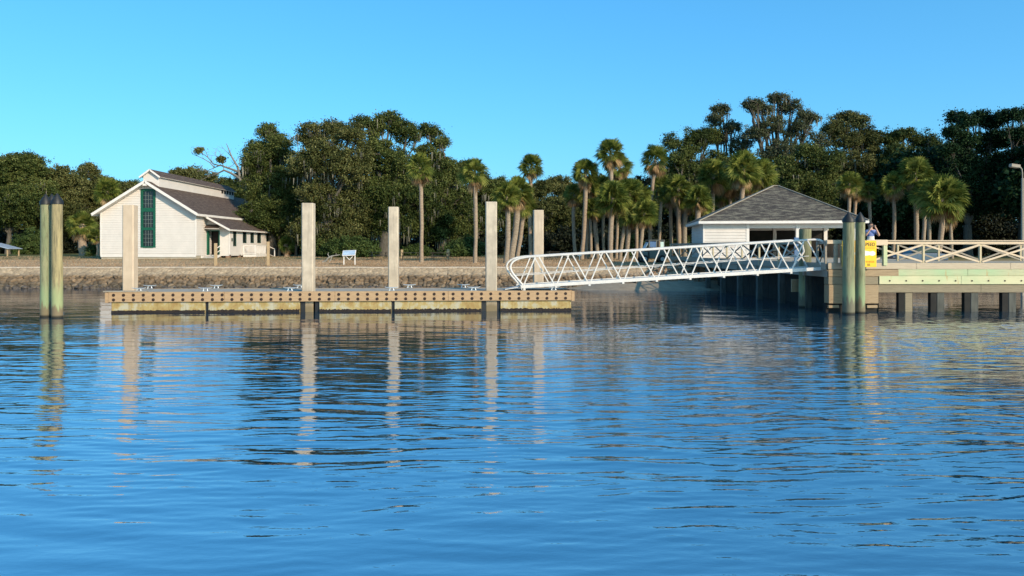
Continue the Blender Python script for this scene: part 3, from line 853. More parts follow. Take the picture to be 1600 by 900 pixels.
rail_run((WX(1313, PD), PD-.0, DK), (PX1, PD-.0, DK), [(x-WX(1313, PD))/(PX1-WX(1313, PD)) for x in [WX(1316,PD)]+xs_p+[PX1-.1]], (M['rail'], M['railpost'], M['rail']))
m = MB(); x = WX(1381.5, PD); m.box(x-.085, x+.085, PD-.125, PD+.02, DK-.1, RT-.09); pb('rail_post', M['fpale'])(m)
m = MB(); m.box(WX(1352, PD), WX(1385, PD), PD-.14, PD-.03, RT-.19, RT+.06); pb('rail_board', M['rail'])(m)
# little return at the corner where the gangway lands
m = MB(); m.box(WX(1291, PD), WX(1318, PD), PD-.10, PD+.02, RT-.12, RT+.05); pb('rail_board', M['rail'])(m)
m = MB(); x = WX(1305.5, PD); m.box(x-.075, x+.075, PD-.09, PD+.05, DK, RT-.123); pb('rail_post', M['fascia'])(m)
rail_run((PX0+.05, PD+.15, DK), (edge_x(PD+.95)+.05, PD+.95, DK), [0, 1], (M['railshade'], M['railshade'], M['railshade']), False)
m = MB(); m.beam((PX0+.0, PD+.2, DK+.05), (PX0-.0, PD+.85, RT-.2), .035, .08); m.beam((PX0+.0, PD+.85, DK+.05), (PX0-.0, PD+.2, RT-.2), .03, .08); pb('rail_brace', M['railshade'])(m)
ya, yb = PD+2.6, PY1
nP = 9
rail_run((edge_x(ya), ya, DK), (edge_x(yb), yb, DK), [k/nP for k in range(nP+1)], (M['railshade'], M['railpost'], M['railshade']))
# back railing of the right-hand walkway
yr = PD+FW-.1
rail_run((PX0+6.2, yr, DK), (PX1, yr, DK), [k/5 for k in range(6)], (M['railshade'], M['railpost'], M['railshade']))

# ------------------------------------------------------------------ yellow sign
SY = PD-.42
sg = empty('warning_sign', (WX(1343, SY), SY, WZ(417, SY)), 'tall yellow warning board on the pier railing behind two pilings', 'sign')
sx0, sx1 = WX(1316, SY), WX(1369.5, SY); sz0, sz1 = WZ(417.3, SY), WZ(376, SY)
o_ = -Vector(sg.location)
def sb(m, name, mat, bevel=0):
    o = m.build(name, mat, sg, bevel=bevel); o.location = o_; return o
m = MB(); m.box(sx0, sx1, SY, SY+.05, sz0, sz1); sb(m, 'board', M['yellow'], .006)
for zq in (sz0+.3, sz1-.3):
    m = MB(); m.box(sx0+.1, sx1-.1, SY+.052, SY+.28, zq-.04, zq+.04); sb(m, 'bracket', M['galv'])
def text(s, x, z, size, mat, name='lettering', align='RIGHT', y=None, parent=None, off=None, sx=1):
    cu = bpy.data.curves.new(name, 'FONT'); cu.body = s; cu.size = size; cu.align_x = align; cu.extrude = .002; cu.offset = size*.018
    cu.materials.append(mat)
    t_ = bpy.data.objects.new(name, cu); COL.objects.link(t_); bpy.context.view_layer.update()
    me = bpy.data.meshes.new_from_object(t_.evaluated_get(bpy.context.evaluated_depsgraph_get())); bpy.data.objects.remove(t_)
    o = bpy.data.objects.new(name, me); link(o, parent or sg)
    o.location = Vector((x, (SY if y is None else y)-.004, z))+(o_ if off is None else off); o.rotation_euler = (math.pi/2, 0, 0); o.scale = (sx, 1, 1)
    return o
text('SPEED', sx1-.06, WZ(384.4, SY), .215, M['signblack'], sx=.86)
text('VEHICLES', sx1-.09, WZ(410.2, SY), .10, M['orange'], sx=.9)
text('ES', WX(1359.5, SY), WZ(415.2, SY), .13, M['signblack'])
m = MB(); m.box(sx0+.55, sx1-.08, SY-.004, SY-.001, WZ(388, SY), WZ(387, SY)); sb(m, 'printed_line', M['orange'])
# manatee silhouette
poly = []
for a in range(28):
    t = a/28*2*math.pi
    poly.append((WX(1349, SY)+.42*math.cos(t)*(1 if math.cos(t) < 0 else 1.12), WZ(395.6, SY)+.10*math.sin(t)*(1.1-.45*max(0, math.cos(t)-.2))-.02*math.cos(t)**2))
poly2 = [(x, z) for x, z in poly]
m = MB(); m.prism(poly2, 'y', SY-.004, SY-.001); sb(m, 'animal_silhouette', M['signwhite'])
tx = WX(1363.5, SY); tz = WZ(395.6, SY)
m = MB(); m.prism([(tx-.2, tz+.05), (tx+.02, tz+.10), (tx+.12, tz+.03), (tx+.11, tz-.07), (tx, tz-.12), (tx-.2, tz-.07)], 'y', SY-.006, SY-.0045); sb(m, 'tail_silhouette', M['signwhite'])

# ------------------------------------------------------------------ person on the pier
def person():
    px, py_ = WX(1360.5, PD+.62), PD+.62
    root = empty('person', (px, py_, DK), 'person in a blue and white top holding a camera up behind the yellow sign', 'person')
    k = 1.80/1.75
    J = {}
    def jp(n, x, y, z, r, par=None): J[n] = (Vector((x, y, z))*k, r*k, par)
    jp('pelvis', 0, 0, .95, .155); jp('waist', 0, 0, 1.08, .15, 'pelvis'); jp('chest', 0, 0, 1.27, .175, 'waist'); jp('upper', 0, 0, 1.40, .15, 'chest')
    jp('neck', 0, -.01, 1.50, .058, 'upper'); jp('headb', 0, -.02, 1.57, .075, 'neck'); jp('head', 0, -.025, 1.65, .098, 'headb'); jp('headt', 0, -.01, 1.71, .085, 'head')
    for s, sg_ in (('l', -1), ('r', 1)):
        jp('sh'+s, .17*sg_, 0, 1.41, .075, 'upper'); jp('el'+s, .30*sg_, -.16, 1.20, .053, 'sh'+s); jp('wr'+s, .12*sg_, -.26, 1.50, .036, 'el'+s); jp('ha'+s, .055*sg_, -.25, 1.60, .040, 'wr'+s)
        jp('hip'+s, .10*sg_, 0, .86, .10, 'pelvis'); jp('kn'+s, .11*sg_, -.01, .47, .062, 'hip'+s); jp('an'+s, .115*sg_, .02, .085, .044, 'kn'+s); jp('toe'+s, .13*sg_, -.13, .035, .036, 'an'+s)
    names = list(J); me = bpy.data.meshes.new('person_body')
    me.from_pydata([tuple(J[n][0]) for n in names], [(names.index(J[n][2]), names.index(n)) for n in names if J[n][2]], [])
    o = bpy.data.objects.new('body', me); link(o, root)
    sk_ = o.modifiers.new('skin', 'SKIN'); sk_.use_smooth_shade = True
    for n, d in zip(names, me.skin_vertices[0].data): 
        r = J[n][1]; d.radius = (r*(1.0), r*(.78 if n in ('pelvis', 'waist', 'chest', 'upper') else 1)); d.use_root = (n == 'pelvis')
    ss = o.modifiers.new('sub', 'SUBSURF'); ss.levels = 2; ss.render_levels = 2
    me.materials.append(M['person_skin'])
    dg = bpy.context.evaluated_depsgraph_get(); ev = o.evaluated_get(dg); me2 = bpy.data.meshes.new_from_object(ev)
    o.modifiers.clear(); o.data = me2
    me2.materials.clear()
    for mt in ('person_skin', 'shirt', 'pale_cloth', 'trousers', 'bolt'): me2.materials.append(M[mt])
    for p in me2.polygons:
        c = p.center/k; arm = abs(c.x) > .205 or (c.y < -.13 and c.z > 1.1)
        if c.z < .10: mi = 4
        elif c.z < .95: mi = 3
        elif c.z < 1.17 and not arm: mi = 2
        elif c.z < 1.46 and (not arm or (c.z > 1.33 and abs(c.x) < .25 and c.y > -.12)): mi = 1
        else: mi = 0
        p.material_index = mi
    me2.polygons.foreach_set('use_smooth', [True]*len(me2.polygons))
    # hair
    m = MB(); n_ = 12
    bm = bmesh.new(); bmesh.ops.create_uvsphere(bm, u_segments=18, v_segments=12, radius=.112*k)
    for v in bm.verts:
        v.co.z *= 1.05
        if v.co.y < -.02 and v.co.z < .05: v.co.y = -.02+v.co.y*.15
        if v.co.z < -.06: v.co.x *= .9
    me3 = bpy.data.meshes.new('hair'); bm.to_mesh(me3); bm.free(); me3.materials.append(M['hair'])
    me3.polygons.foreach_set('use_smooth', [True]*len(me3.polygons))
    h = bpy.data.objects.new('hair', me3); link(h, root); h.location = Vector((0, .012, 1.675))*k
    # nose, ears, eyes as small face features
    m = MB(); m.tube([Vector((0, -.115, 1.665))*k, Vector((0, -.145, 1.635))*k], [.010, .018], 8); m.build('nose', M['person_skin'], root, smooth=True)
    for sg_ in (-1, 1):
        m = MB(); m.tube([Vector((.095*sg_, .0, 1.63))*k, Vector((.108*sg_, .01, 1.66))*k, Vector((.098*sg_, .0, 1.685))*k], [.012, .018, .012], 8); m.build('ear', M['person_skin'], root, smooth=True)
    # fingers wrapped round the camera
    for sg_ in (-1, 1):
        for f in range(4):
            z = 1.575+f*.022
            m = MB(); m.tube([Vector((.075*sg_, -.25, z))*k, Vector((.085*sg_, -.285, z+.004))*k, Vector((.060*sg_, -.302, z+.006))*k, Vector((.036*sg_, -.298, z+.006))*k], [.0105, .010, .009, .007], 7)
            m.build('finger', M['person_skin'], root, smooth=True)
        m = MB(); m.tube([Vector((.06*sg_, -.235, 1.57))*k, Vector((.045*sg_, -.225, 1.60))*k, Vector((.022*sg_, -.222, 1.615))*k], [.013, .011, .009], 7); m.build('thumb', M['person_skin'], root, smooth=True)
    cm = MB(); cm.box(-.065, .065, -.03, .03, -.042, .042); cm.box(-.02, .02, -.032, -.005, .042, .056)
    c = cm.build('handheld_camera', M['black'], None, bevel=.006); c.location = Vector((px, py_-.262*k, DK+1.628*k))
    m = MB(); m.tube([(0, -.03, 0), (0, -.075, 0)], .03, 14); m.build('lens', M['black'], c)
    tag(c, 'small black camera held to the face of the person on the pier', 'camera')
    root.rotation_euler = (0, 0, 0)
person()

# ------------------------------------------------------------------ roofs and siding helpers
def roof_slab(name, pts, th, mat, parent, uax, trim=None):
    """pts: coplanar corners (3D); uax: eave direction"""
    P = [Vector(p) for p in pts]; n = (P[1]-P[0]).cross(P[2]-P[0]).normalized()
    if n.z < 0: P.reverse(); n = -n
    u = Vector(uax).normalized(); v = n.cross(u)
    if v.z < 0: v = -v
    m = MB(); k = len(P)
    m.add([p for p in P]+[p-n*th for p in P], [tuple(range(k)), tuple(reversed(range(k, 2*k)))]+[(i_, i_+k, (i_+1) % k+k, (i_+1) % k) for i_ in range(k)])
    o = m.build(name, mat, parent)
    me = o.data; uv = me.uv_layers.new(name='UVMap')
    for lp in me.loops:
        c = me.vertices[lp.vertex_index].co; uv.data[lp.index].uv = (c.dot(u), c.dot(v))
    if trim: me.materials.append(trim)
    if trim:
        for p in me.polygons:
            if p.normal.dot(n) < .9: p.material_index = 1
    return o
def siding(m, o, udir, ndir, z0, z1, ext, holes=(), bh=.19, lap=.022):
    """lapped boards on a wall plane; ext(z)->(ua,ub); holes (u0,u1,z0,z1)"""
    o = Vector(o); ud = Vector(udir).normalized(); nd = Vector(ndir).normalized()
    def P(u, z, d): return o+ud*u+Vector((0,0,z))+nd*d
    zs = [z0]
    while zs[-1] < z1-1e-4: zs.append(min(z1, zs[-1]+bh))
    for h in holes:
        zs += [h[2], h[3]]
    zs = sorted(set(round(z, 4) for z in zs if z0 <= z <= z1))
    for a, b in zip(zs[:-1], zs[1:]):
        k = math.floor((a-z0)/bh+1e-4); fa = (a-z0)/bh-k; fb = fa+(b-a)/bh
        da = lap*(1-fa); db = lap*max(0, 1-fb)
        mid = (a+b)/2
        (a0, a1), (b0, b1) = ext(a), ext(b)
        cuts = sorted([(h[0], h[1]) for h in holes if h[2] <= mid <= h[3]])
        segs = []; sA, sB = a0, b0
        for h in cuts:
            segs.append((sA, h[0], sB, h[0])); sA = sB = h[1]
        segs.append((sA, a1, sB, b1))
        for (p, q, r, s) in segs:
            if q-p < .01 and s-r < .01: continue
            m.add([P(p, a, da), P(q, a, da), P(s, b, db), P(r, b, db), P(p, a, 0), P(q, a, 0)], [(0,1,2,3), (4,5,1,0)])

# ------------------------------------------------------------------ white house
HO = Vector((WX(306, 80), 80, 0)); HRZ = math.radians(0)
house = empty('white_house', (HO.x, HO.y, gz(HO.x, HO.y)), 'white clapboard house with tall green window, raised ridge roof and side lean-to', 'house')
hz = house.location.z
hoff = -Vector(house.location)
def hb(m, name, mat, parent=None, bevel=0):
    o = m.build(name, mat, parent or house, bevel=bevel)
    if parent is None: o.location = hoff
    return o
HW = 9.8; XR_ = HO.x; XL_ = HO.x-HW; XC = HO.x-HW/2; Y0 = 80.0; Y1 = 108.0
ZB = WZ(399.5, 80); SL = .625
ZE = WZ(331, 80)                                        # eave height at the wall
ZP = ZE+SL*HW/2                                          # underside of ridge at wall plane
# foundation
m = MB(); m.box(XL_+.03, XR_-.03, Y0+.03, Y1, hz-.4, ZB); hb(m, 'foundation', M['stucco'])
# structural core so nothing shows through
m = MB(); m.prism([(XL_+.05, ZB), (XR_-.05, ZB), (XR_-.05, ZE), (XC, ZP-.05), (XL_+.05, ZE)], 'y', Y0+.06, Y1-.05); hb(m, 'wall_core', M['white'])
# gable siding with the window opening
wx0, wx1, wz0, wz1 = WX(220.5, 80), WX(243, 80), WZ(387, 80), WZ(295.5, 80)
m = MB()
def gext(z):
    if z <= ZE: return (0, HW)
    t = (z-ZE)/SL; return (t, HW-t)
siding(m, (XL_, Y0, 0), (1,0,0), (0,-1,0), ZB, ZP, gext, [(wx0-XL_, wx1-XL_, wz0, wz1)], .245, .048)
hb(m, 'wall_siding', M['white'])
m = MB(); siding(m, (XR_, Y0, 0), (0,1,0), (1,0,0), ZB, ZE+.02, lambda z: (0, Y1-Y0), [], .245, .048); hb(m, 'wall_siding', M['white'])
m = MB(); siding(m, (XL_, Y0, 0), (0,1,0), (-1,0,0), ZB, ZE+.02, lambda z: (0, Y1-Y0), [], .245, .048); hb(m, 'wall_siding', M['white'])
m = MB(); siding(m, (XL_, Y1, 0), (1,0,0), (0,1,0), ZB, ZP, gext, [], .245, .048); hb(m, 'wall_siding', M['white'])
for x in (XL_, XR_):
    m = MB(); m.box(x-.07, x+.07, Y0-.045, Y0+.10, ZB, ZE-.02); hb(m, 'corner_board', M['trim'])
m = MB(); m.box(XL_-.02, XR_+.02, Y0-.05, Y0+.0, ZB-.14, ZB); hb(m, 'skirt_board', M['trim'])
# tall window
m = MB(); fw = .22
m.box(wx0-.03, wx0+fw, Y0-.06, Y0+.05, wz0, wz1); m.box(wx1-fw, wx1+.03, Y0-.06, Y0+.05, wz0, wz1)
zbands = [wz0, wz0+.0, WZ(362, 80), WZ(326, 80), wz1]
H3 = (wz1-wz0)
for za, zb in ((wz0-.03, wz0+.14), (wz0+H3*.30, wz0+H3*.345), (wz0+H3*.615, wz0+H3*.68), (wz1-.22, wz1+.03)):
    m.box(wx0+fw, wx1-fw, Y0-.058, Y0+.05, za, zb)
win = m.build('window', M['green'], house); win.location = hoff
m = MB(); m.box(wx0+fw, wx1-fw, Y0+.02, Y0+.04, wz0+.14, wz1-.22); m.build('pane', M['glass'], win)
m = MB()
for (za, zb) in ((wz0+.14, wz0+H3*.30), (wz0+H3*.345, wz0+H3*.615), (wz0+H3*.68, wz1-.22)):
    for k in (1, 2, 3):
        x = wx0+fw+(wx1-wx0-2*fw)*k/4; m.box(x-.011, x+.011, Y0+.0, Y0+.02, za, zb)
    for k in (1, 2, 3):
        z = za+(zb-za)*k/4; m.box(wx0+fw, wx1-fw, Y0+.004, Y0+.018, z-.010, z+.010)
m.build('glazing_bars', simple('grey_glazing_bars', (.22,.26,.24), (.16,.19,.18), 5), win)
# main roof: two slabs with overhang
OV = .50; FOV = .85; TH = .16
def rp(x, y): return Vector((x, y, ZE+.10+SL*(HW/2-abs(x-XC))))
for s in (-1, 1):
    xe = XC+s*(HW/2+OV)
    roof_slab('roof', [rp(XC+s*.02, Y0-FOV), rp(xe, Y0-FOV), rp(xe, Y1+.4), rp(XC+s*.02, Y1+.4)], TH, M['roof_house'], house, (0,1,0), M['trim']).location = hoff
    m = MB(); a = rp(XC, Y0-FOV-.02); b = rp(xe+s*.02, Y0-FOV-.02); dn = Vector((0,0,-.10)); m.beam(a+dn, b+dn, .04, .26); hb(m, 'rake_board', M['trim'])
    m = MB(); a = rp(xe+s*.02, Y0-FOV); b = rp(xe+s*.02, Y1+.4); dn = Vector((0,0,-.12)); m.beam(a+dn, b+dn, .04, .22); hb(m, 'eave_board', M['trim'])
    m = MB()
    for k in range(24):
        y = Y0+.6+k*1.15; x0_ = XC+s*(HW/2); a = rp(x0_, y)+Vector((0,0,-.26)); b = rp(xe-s*.03, y)+Vector((0,0,-.26)); m.beam(a, b, .06, .10)
    hb(m, 'rafter_tails', M['trim'])
m = MB(); m.box(XC-.22, XC+.22, Y0-FOV+.03, Y0-.03, ZP-.42, ZP-.2); hb(m, 'gable_bracket', M['trim'])
# raised ridge monitor
MYa, MYb = 80.6, 102.3; mw = .82; mz1 = WZ(275, 81); mzr = WZ(266, 81)
m = MB(); zlow = ZE+.1+SL*(HW/2-mw)-.2
msl = (mzr-mz1)/mw
m.prism([(XC-mw, zlow), (XC+mw, zlow), (XC+mw, mz1), (XC, mz1+msl*mw*.92), (XC-mw, mz1)], 'y', MYa, MYb); mon = hb(m, 'ridge_monitor', M['white'])
for s in (-1, 1):
    def mp_(x, y): return Vector((x, y, mz1+.06+msl*(mw-abs(x-XC))))
    xe = XC+s*(mw+.26)
    roof_slab('monitor_roof', [mp_(XC+s*.01, MYa-.35), mp_(xe, MYa-.35), mp_(xe, MYb+.3), mp_(XC+s*.01, MYb+.3)], .09, M['roof_house'], mon, (0,1,0), M['trim'])
    m = MB(); a = mp_(XC, MYa-.37); b = mp_(xe, MYa-.37); dn = Vector((0,0,-.08)); m.beam(a+dn, b+dn, .03, .17); m.build('rake_board', M['trim'], mon)
    m = MB()
    for k in range(5):
        y = MYb-.5-k*.9; m.box(XC+s*(mw-.01), XC+s*(mw+.03), y-.28, y+.28, mz1-.62, mz1-.12)
    m.build('louvre_vents', M['dark'], mon)
# lean-to
LY0, LY1 = 82.8, 99.6; LX = HO.x+2.45
lzb = WZ(399, 82.8)+.05; lz_low = WZ(357, 82.8); lz_hi = WZ(339, 82.8)+.1
lsl = (lz_hi-lz_low)/(LX-XR_)
dx0, dx1, dz1 = WX(323.5, 82.8), WX(343, 82.8), WZ(360, 82.8)
m = MB()
def lext(z):
    if z <= lz_low: return (0, LX-XR_)
    return (0, max(.01, (LX-XR_)-(z-lz_low)/lsl))
siding(m, (XR_, LY0, 0), (1,0,0), (0,-1,0), lzb, lz_hi, lext, [(dx0-XR_, dx1-XR_, lzb, dz1)], .2, .05); hb(m, 'wall_siding', M['white'])
wins = [(364.5, 368.5, 357, 384), (379.5, 384.5, 357, 379), (391.5, 396, 357.5, 379), (402, 407, 358, 379), (416.5, 421, 358.5, 392)]
lwz0, lwz1 = 3.06, 4.72
holes = []; lw = []
for a, b, c, d in wins:
    ya = LX/((a-800)/F); yb = LX/((b-800)/F)
    ya, yb = sorted((ya, yb)); z0_ = WZ(d, (ya+yb)/2); z1_ = min(WZ(c, (ya+yb)/2), lz_low-.08)
    yb = ya+max(.55, yb-ya)
    lw.append((ya, yb, z0_, z1_)); holes.append((ya-LY0, yb-LY0, z0_, z1_))
m = MB(); siding(m, (LX, LY0, 0), (0,1,0), (1,0,0), lzb, lz_low, lambda z: (0, LY1-LY0), holes, .2, .05); hb(m, 'wall_siding', M['white'])
for ya, yb, z0_, z1_ in lw:
    m = MB(); m.box(LX-.05, LX+.035, ya-.05, ya+.03, z0_-.05, z1_+.05); m.box(LX-.05, LX+.035, yb-.03, yb+.05, z0_-.05, z1_+.05)
    m.box(LX-.05, LX+.035, ya+.03, yb-.03, z0_-.05, z0_+.04); m.box(LX-.05, LX+.035, ya+.03, yb-.03, z1_-.03, z1_+.05)
    w_ = m.build('window', M['green_dark'], house); w_.location = hoff
    m = MB(); m.box(LX-.06, LX-.045, ya+.03, yb-.03, z0_+.04, z1_-.03); m.build('pane', M['glass'], w_)
m = MB(); m.prism([(XR_+.03, lzb+.0), (LX-.08, lzb), (LX-.08, lz_low-.02), (XR_+.03, lz_hi-.03)], 'y', LY0+1.3, LY1-.05); hb(m, 'wall_core', M['dark'])
m = MB(); m.box(LX-.06, LX+.045, LY0-.04, LY0+.06, lzb, lz_low-.02); hb(m, 'corner_board', M['trim'])
m = MB()
for y in (LY0+.25, LY0+3.3, LY0+6.5, LY0+9.8, LY0+13, LY1-.3):
    m.box(LX-.42, LX-.02, y-.2, y+.2, hz-.3, lzb-.004)
m.box(XR_+1.15, XR_+1.5, LY0+.03, LY0+.4, hz-.3, lzb-.004)
hb(m, 'brick_piers', M['brick'])
m = MB(); m.box(XR_+.02, LX-.02, LY0+.02, LY1, lzb-.10, lzb-.006); hb(m, 'floor_sill', M['trim'])
# lean-to roof
def lp(x, y): return Vector((x, y, lz_low+.12-lsl*(x-LX)))
roof_slab('lean_to_roof', [lp(XR_+.035, LY0-1.15), lp(LX+.42, LY0-1.15), lp(LX+.42, LY1+.3), lp(XR_+.035, LY1+.3)], .10, M['roof_house'], house, (0,1,0), M['trim']).location = hoff
m = MB(); m.beam(lp(XR_+.02, LY0-1.18)+Vector((0,0,-.06)), lp(LX+.44, LY0-1.18)+Vector((0,0,-.06)), .04, .19); hb(m, 'rake_board', M['trim'])
m = MB(); m.beam(lp(LX+.44, LY0-1.15)+Vector((0,0,-.08)), lp(LX+.44, LY1+.3)+Vector((0,0,-.08)), .04, .15); hb(m, 'eave_board', M['trim'])
# door
m = MB(); m.box(dx0-.02, dx0+.14, LY0-.05, LY0+.35, lzb, dz1+.02); m.box(dx1-.07, dx1+.03, LY0-.05, LY0+.06, lzb, dz1+.02); m.box(dx0+.14, dx1-.07, LY0-.05, LY0+.06, dz1-.08, dz1+.02)
dr = m.build('door_frame', M['green'], house); dr.location = hoff
m = MB(); m.box(dx0+.14, dx1-.07, LY0+1.24, LY0+1.29, lzb, dz1-.08); m.build('dark_doorway', simple('brown_interior', (.05,.028,.018), (.02,.012,.01), 2), dr)
m = MB(); m.box(dx1-.12, dx1-.075, LY0+.07, LY0+.95, lzb+.02, dz1-.1); m.build('door_leaf', simple('brown_door', (.10,.055,.035), (.07,.04,.026), 2), dr)
# door awning
az = WZ(352, 82); 
roof_slab('awning', [(WX(318, 82.8)-.1, LY0-.02, az+.1), (WX(346, 82.8)+.0, LY0-.02, az+.1), (WX(346, 82.8), LY0-.85, az-.32), (WX(318, 82.8)-.1, LY0-.85, az-.32)], .06, M['roof_house'], house, (1,0,0), M['trim']).location = hoff
# steps with white rails
stp = empty('entry_steps', (0,0,0)); link_dummy = stp; stp.parent = house; KIDS.setdefault(house.name, []).append(stp); stp.location = hoff
nst = 4
for k in range(nst):
    z = hz+(lzb-hz)*(k+1)/(nst+.3); y = LY0-.25-(nst-1-k)*.3
    m = MB(); m.box(dx0-.05, dx1+.02, y-.16, y+.14, z-.045, z); m.build('tread', M['trim'], stp)
for x in (dx0-.1, dx1+.1):
    m = MB(); m.beam((x, LY0-1.25, hz+.1), (x, LY0-.02, lzb-.05), .05, .24); m.build('stringer', M['trim'], stp)
    m = MB(); m.box(x-.05, x+.05, LY0-1.38, LY0-1.27, hz-.1, hz+1.05); m.build('newel_post', M['trim'], stp)
    m = MB(); m.beam((x, LY0-1.33, hz+1.0), (x, LY0-.05, lzb+.98), .07, .09); m.build('hand_rail', M['trim'], stp)
    m = MB(); m.beam((x, LY0-1.3, hz+.55), (x, LY0-.05, lzb+.5), .04, .07); m.build('mid_rail', M['trim'], stp)
# side porch landing
pyA, pyB = LX/((378.0-800)/F), LX/((398.0-800)/F)
pyA = 86.9; pyB = 90.6; pxo = LX+1.5
por = empty('side_porch', (0,0,0)); por.parent = house; KIDS[house.name].append(por); por.location = hoff
pz = lzb+.02
m = MB(); m.box(LX+.04, pxo, pyA, pyB, pz-.30, pz-.02); m.build('porch_floor', M['trim'], por)
m = MB()
for x in (LX+.1, pxo-.06):
    for y in (pyA+.06, pyB-.06): m.box(x-.06, x+.06, y-.06, y+.06, hz-.2, pz-.305)
m.build('porch_legs', M['trim'], por)
m = MB()
for (a, b) in (((LX+.08, pyA+.04), (pxo-.05, pyA+.04)), ((pxo-.05, pyA+.04), (pxo-.05, pyB-.04))):
    a3 = Vector((a[0], a[1], pz)); b3 = Vector((b[0], b[1], pz)); L_ = (b3-a3).length
    m.beam(a3+Vector((0,0,1.0)), b3+Vector((0,0,1.0)), .09, .08); m.beam(a3+Vector((0,0,.12)), b3+Vector((0,0,.12)), .05, .08)
    for k in range(int(L_/.14)+1):
        q = a3.lerp(b3, min(1, k*.14/L_)); w2 = .05 if k % 9 == 0 else .022
        m.box(q.x-w2, q.x+w2, q.y-w2, q.y+w2, pz, pz+.97)
m.build('balustrade', M['trim'], por)
m = MB(); m.beam((pxo-.1, pyB, pz), (pxo+.1, pyB+1.7, hz+.05), .7, .06); m.beam((pxo+.25, pyB, pz+.9), (pxo+.45, pyB+1.6, hz+.95), .06, .09); m.box(pxo+.40, pxo+.5, pyB+1.55, pyB+1.65, hz-.1, hz+1.0); m.build('porch_steps', M['trim'], por)
m = MB(); m.box(LX+.03, LX+.05, LY0+.55, LY0+.85, WZ(377, 83.5), WZ(372, 83.5)); hb(m, 'wall_plaque', M['green_dark'])

# ------------------------------------------------------------------ pavilion
PC = Vector((18.95, 57.0, 0)); PR = math.radians(-7); PWd = 5.18; PDp = 3.8
pav = empty('dock_pavilion', (PC.x, PC.y, DK-.05), 'small open sided white pavilion with low hipped grey shingle roof beside the pier', 'pavilion', rz=PR)
def pvb(m, name, mat, parent=None, bevel=0): return m.build(name, mat, parent or pav, bevel=bevel)
EZ = WZ(345.5, 53.7)-(DK-.05); RZ_ = WZ(291, 57.2)-(DK-.05)
e = .55
cor = [(-PWd-e+.15, -PDp-e, EZ), (PWd+e-.15, -PDp-e, EZ), (PWd+e-.15, PDp+e, EZ), (-PWd-e+.15, PDp+e, EZ)]
r0 = (.28, 0, RZ_); r1 = (.62, 0, RZ_)
roof_slab('roof', [cor[0], cor[1], r1, r0], .07, M['roof_pav'], pav, (1,0,0), M['trim'])
roof_slab('roof', [cor[2], cor[3], r0, r1], .07, M['roof_pav'], pav, (1,0,0), M['trim'])
roof_slab('roof', [cor[3], cor[0], r0], .07, M['roof_pav'], pav, (0,1,0), M['trim'])
roof_slab('roof', [cor[1], cor[2], r1], .07, M['roof_pav'], pav, (0,1,0), M['trim'])
for a, b in ((cor[0], r0), (cor[1], r1), (cor[2], r1), (cor[3], r0), (r0, r1)):
    m = MB(); up = Vector((0,0,.03)); m.beam(Vector(a)+up, Vector(b)+up, .16, .05); pvb(m, 'hip_cap', M['railshade'])
fx = PWd+e-.13; fy = PDp+e+.02
for d_ in ((-fx, fx, -fy-.02, -fy+.02), (-fx, fx, fy-.02, fy+.02), (-fx-.01, -fx+.03, -fy+.03, fy-.03), (fx-.03, fx+.01, -fy+.03, fy-.03)):
    m = MB(); m.box(*d_, EZ-.19, EZ-.03); pvb(m, 'fascia', M['trim'])
m = MB(); m.box(-fx+.04, fx-.04, -fy+.04, fy-.04, EZ-.17, EZ-.19); pvb(m, 'soffit', M['trim'])
# left enclosed room: front wall siding
rmx = -PWd+3.0
m = MB(); siding(m, (-PWd, -PDp, 0), (1,0,0), (0,-1,0), 0, EZ-.17, lambda z: (0, 3.0), [], .2, .04); pvb(m, 'wall_siding', M['white'])
m = MB(); siding(m, (-PWd, -PDp, 0), (0,1,0), (-1,0,0), 0, EZ-.17, lambda z: (0, 2*PDp), [], .2, .04); pvb(m, 'wall_siding', M['white'])
m = MB(); siding(m, (rmx, -PDp, 0), (0,1,0), (1,0,0), 0, EZ-.17, lambda z: (0, 2*PDp), [], .2, .04); pvb(m, 'wall_siding', M['white'])
m = MB(); m.box(-PWd+.05, rmx-.05, -PDp+.05, PDp, 0, EZ-.23); pvb(m, 'room_core', M['white'])
for d_ in ((-PWd-.06, -PWd+.05, -PDp-.045, -PDp+.04), (rmx-.14, rmx+.06, -PDp-.045, -PDp+.1)):
    m = MB(); m.box(*d_, 0, EZ-.17); pvb(m, 'corner_board', M['trim'])
for x in (1.12, PWd-.25):
    m = MB(); m.box(x-.13, x+.13, -PDp-.04, -PDp+.22, 0, EZ-.17); pvb(m, 'post', M['trim'], bevel=.01)
    m = MB(); m.box(x-.13, x+.13, PDp-.22, PDp+.04, 0, EZ-.17); pvb(m, 'post', M['trim'], bevel=.01)
m = MB(); m.box(rmx+.07, PWd, -PDp+.0, -PDp+.14, EZ-.50, EZ-.175); m.box(rmx+.07, PWd, PDp-.14, PDp, EZ-.50, EZ-.175); pvb(m, 'lintel', M['white'])
m = MB(); m.box(rmx+.07, PWd-.02, PDp-.12, PDp-.06, 0, EZ-.5); pvb(m, 'interior_shade_screen', M['dark'])  # added near-black screen so the pavilion opening reads as deep shade
m = MB(); m.box(PWd-.2, PWd-.06, -PDp+.3, PDp-.3, 0, 1.0); pvb(m, 'low_wall', M['white'])
m = MB(); m.box(-PWd-.3, PWd+.3, -PDp-.3, PDp+.3, -.5, -.01); pvb(m, 'floor', M['fascia'])
m = MB(); m.box(rmx+.1, PWd-.3, PDp-.9, PDp-.45, .42, .48)
for x in (rmx+.4, 1.5, PWd-.6): m.box(x-.05, x+.05, PDp-.85, PDp-.5, 0, .42)
pvb(m, 'bench', M['pic'])

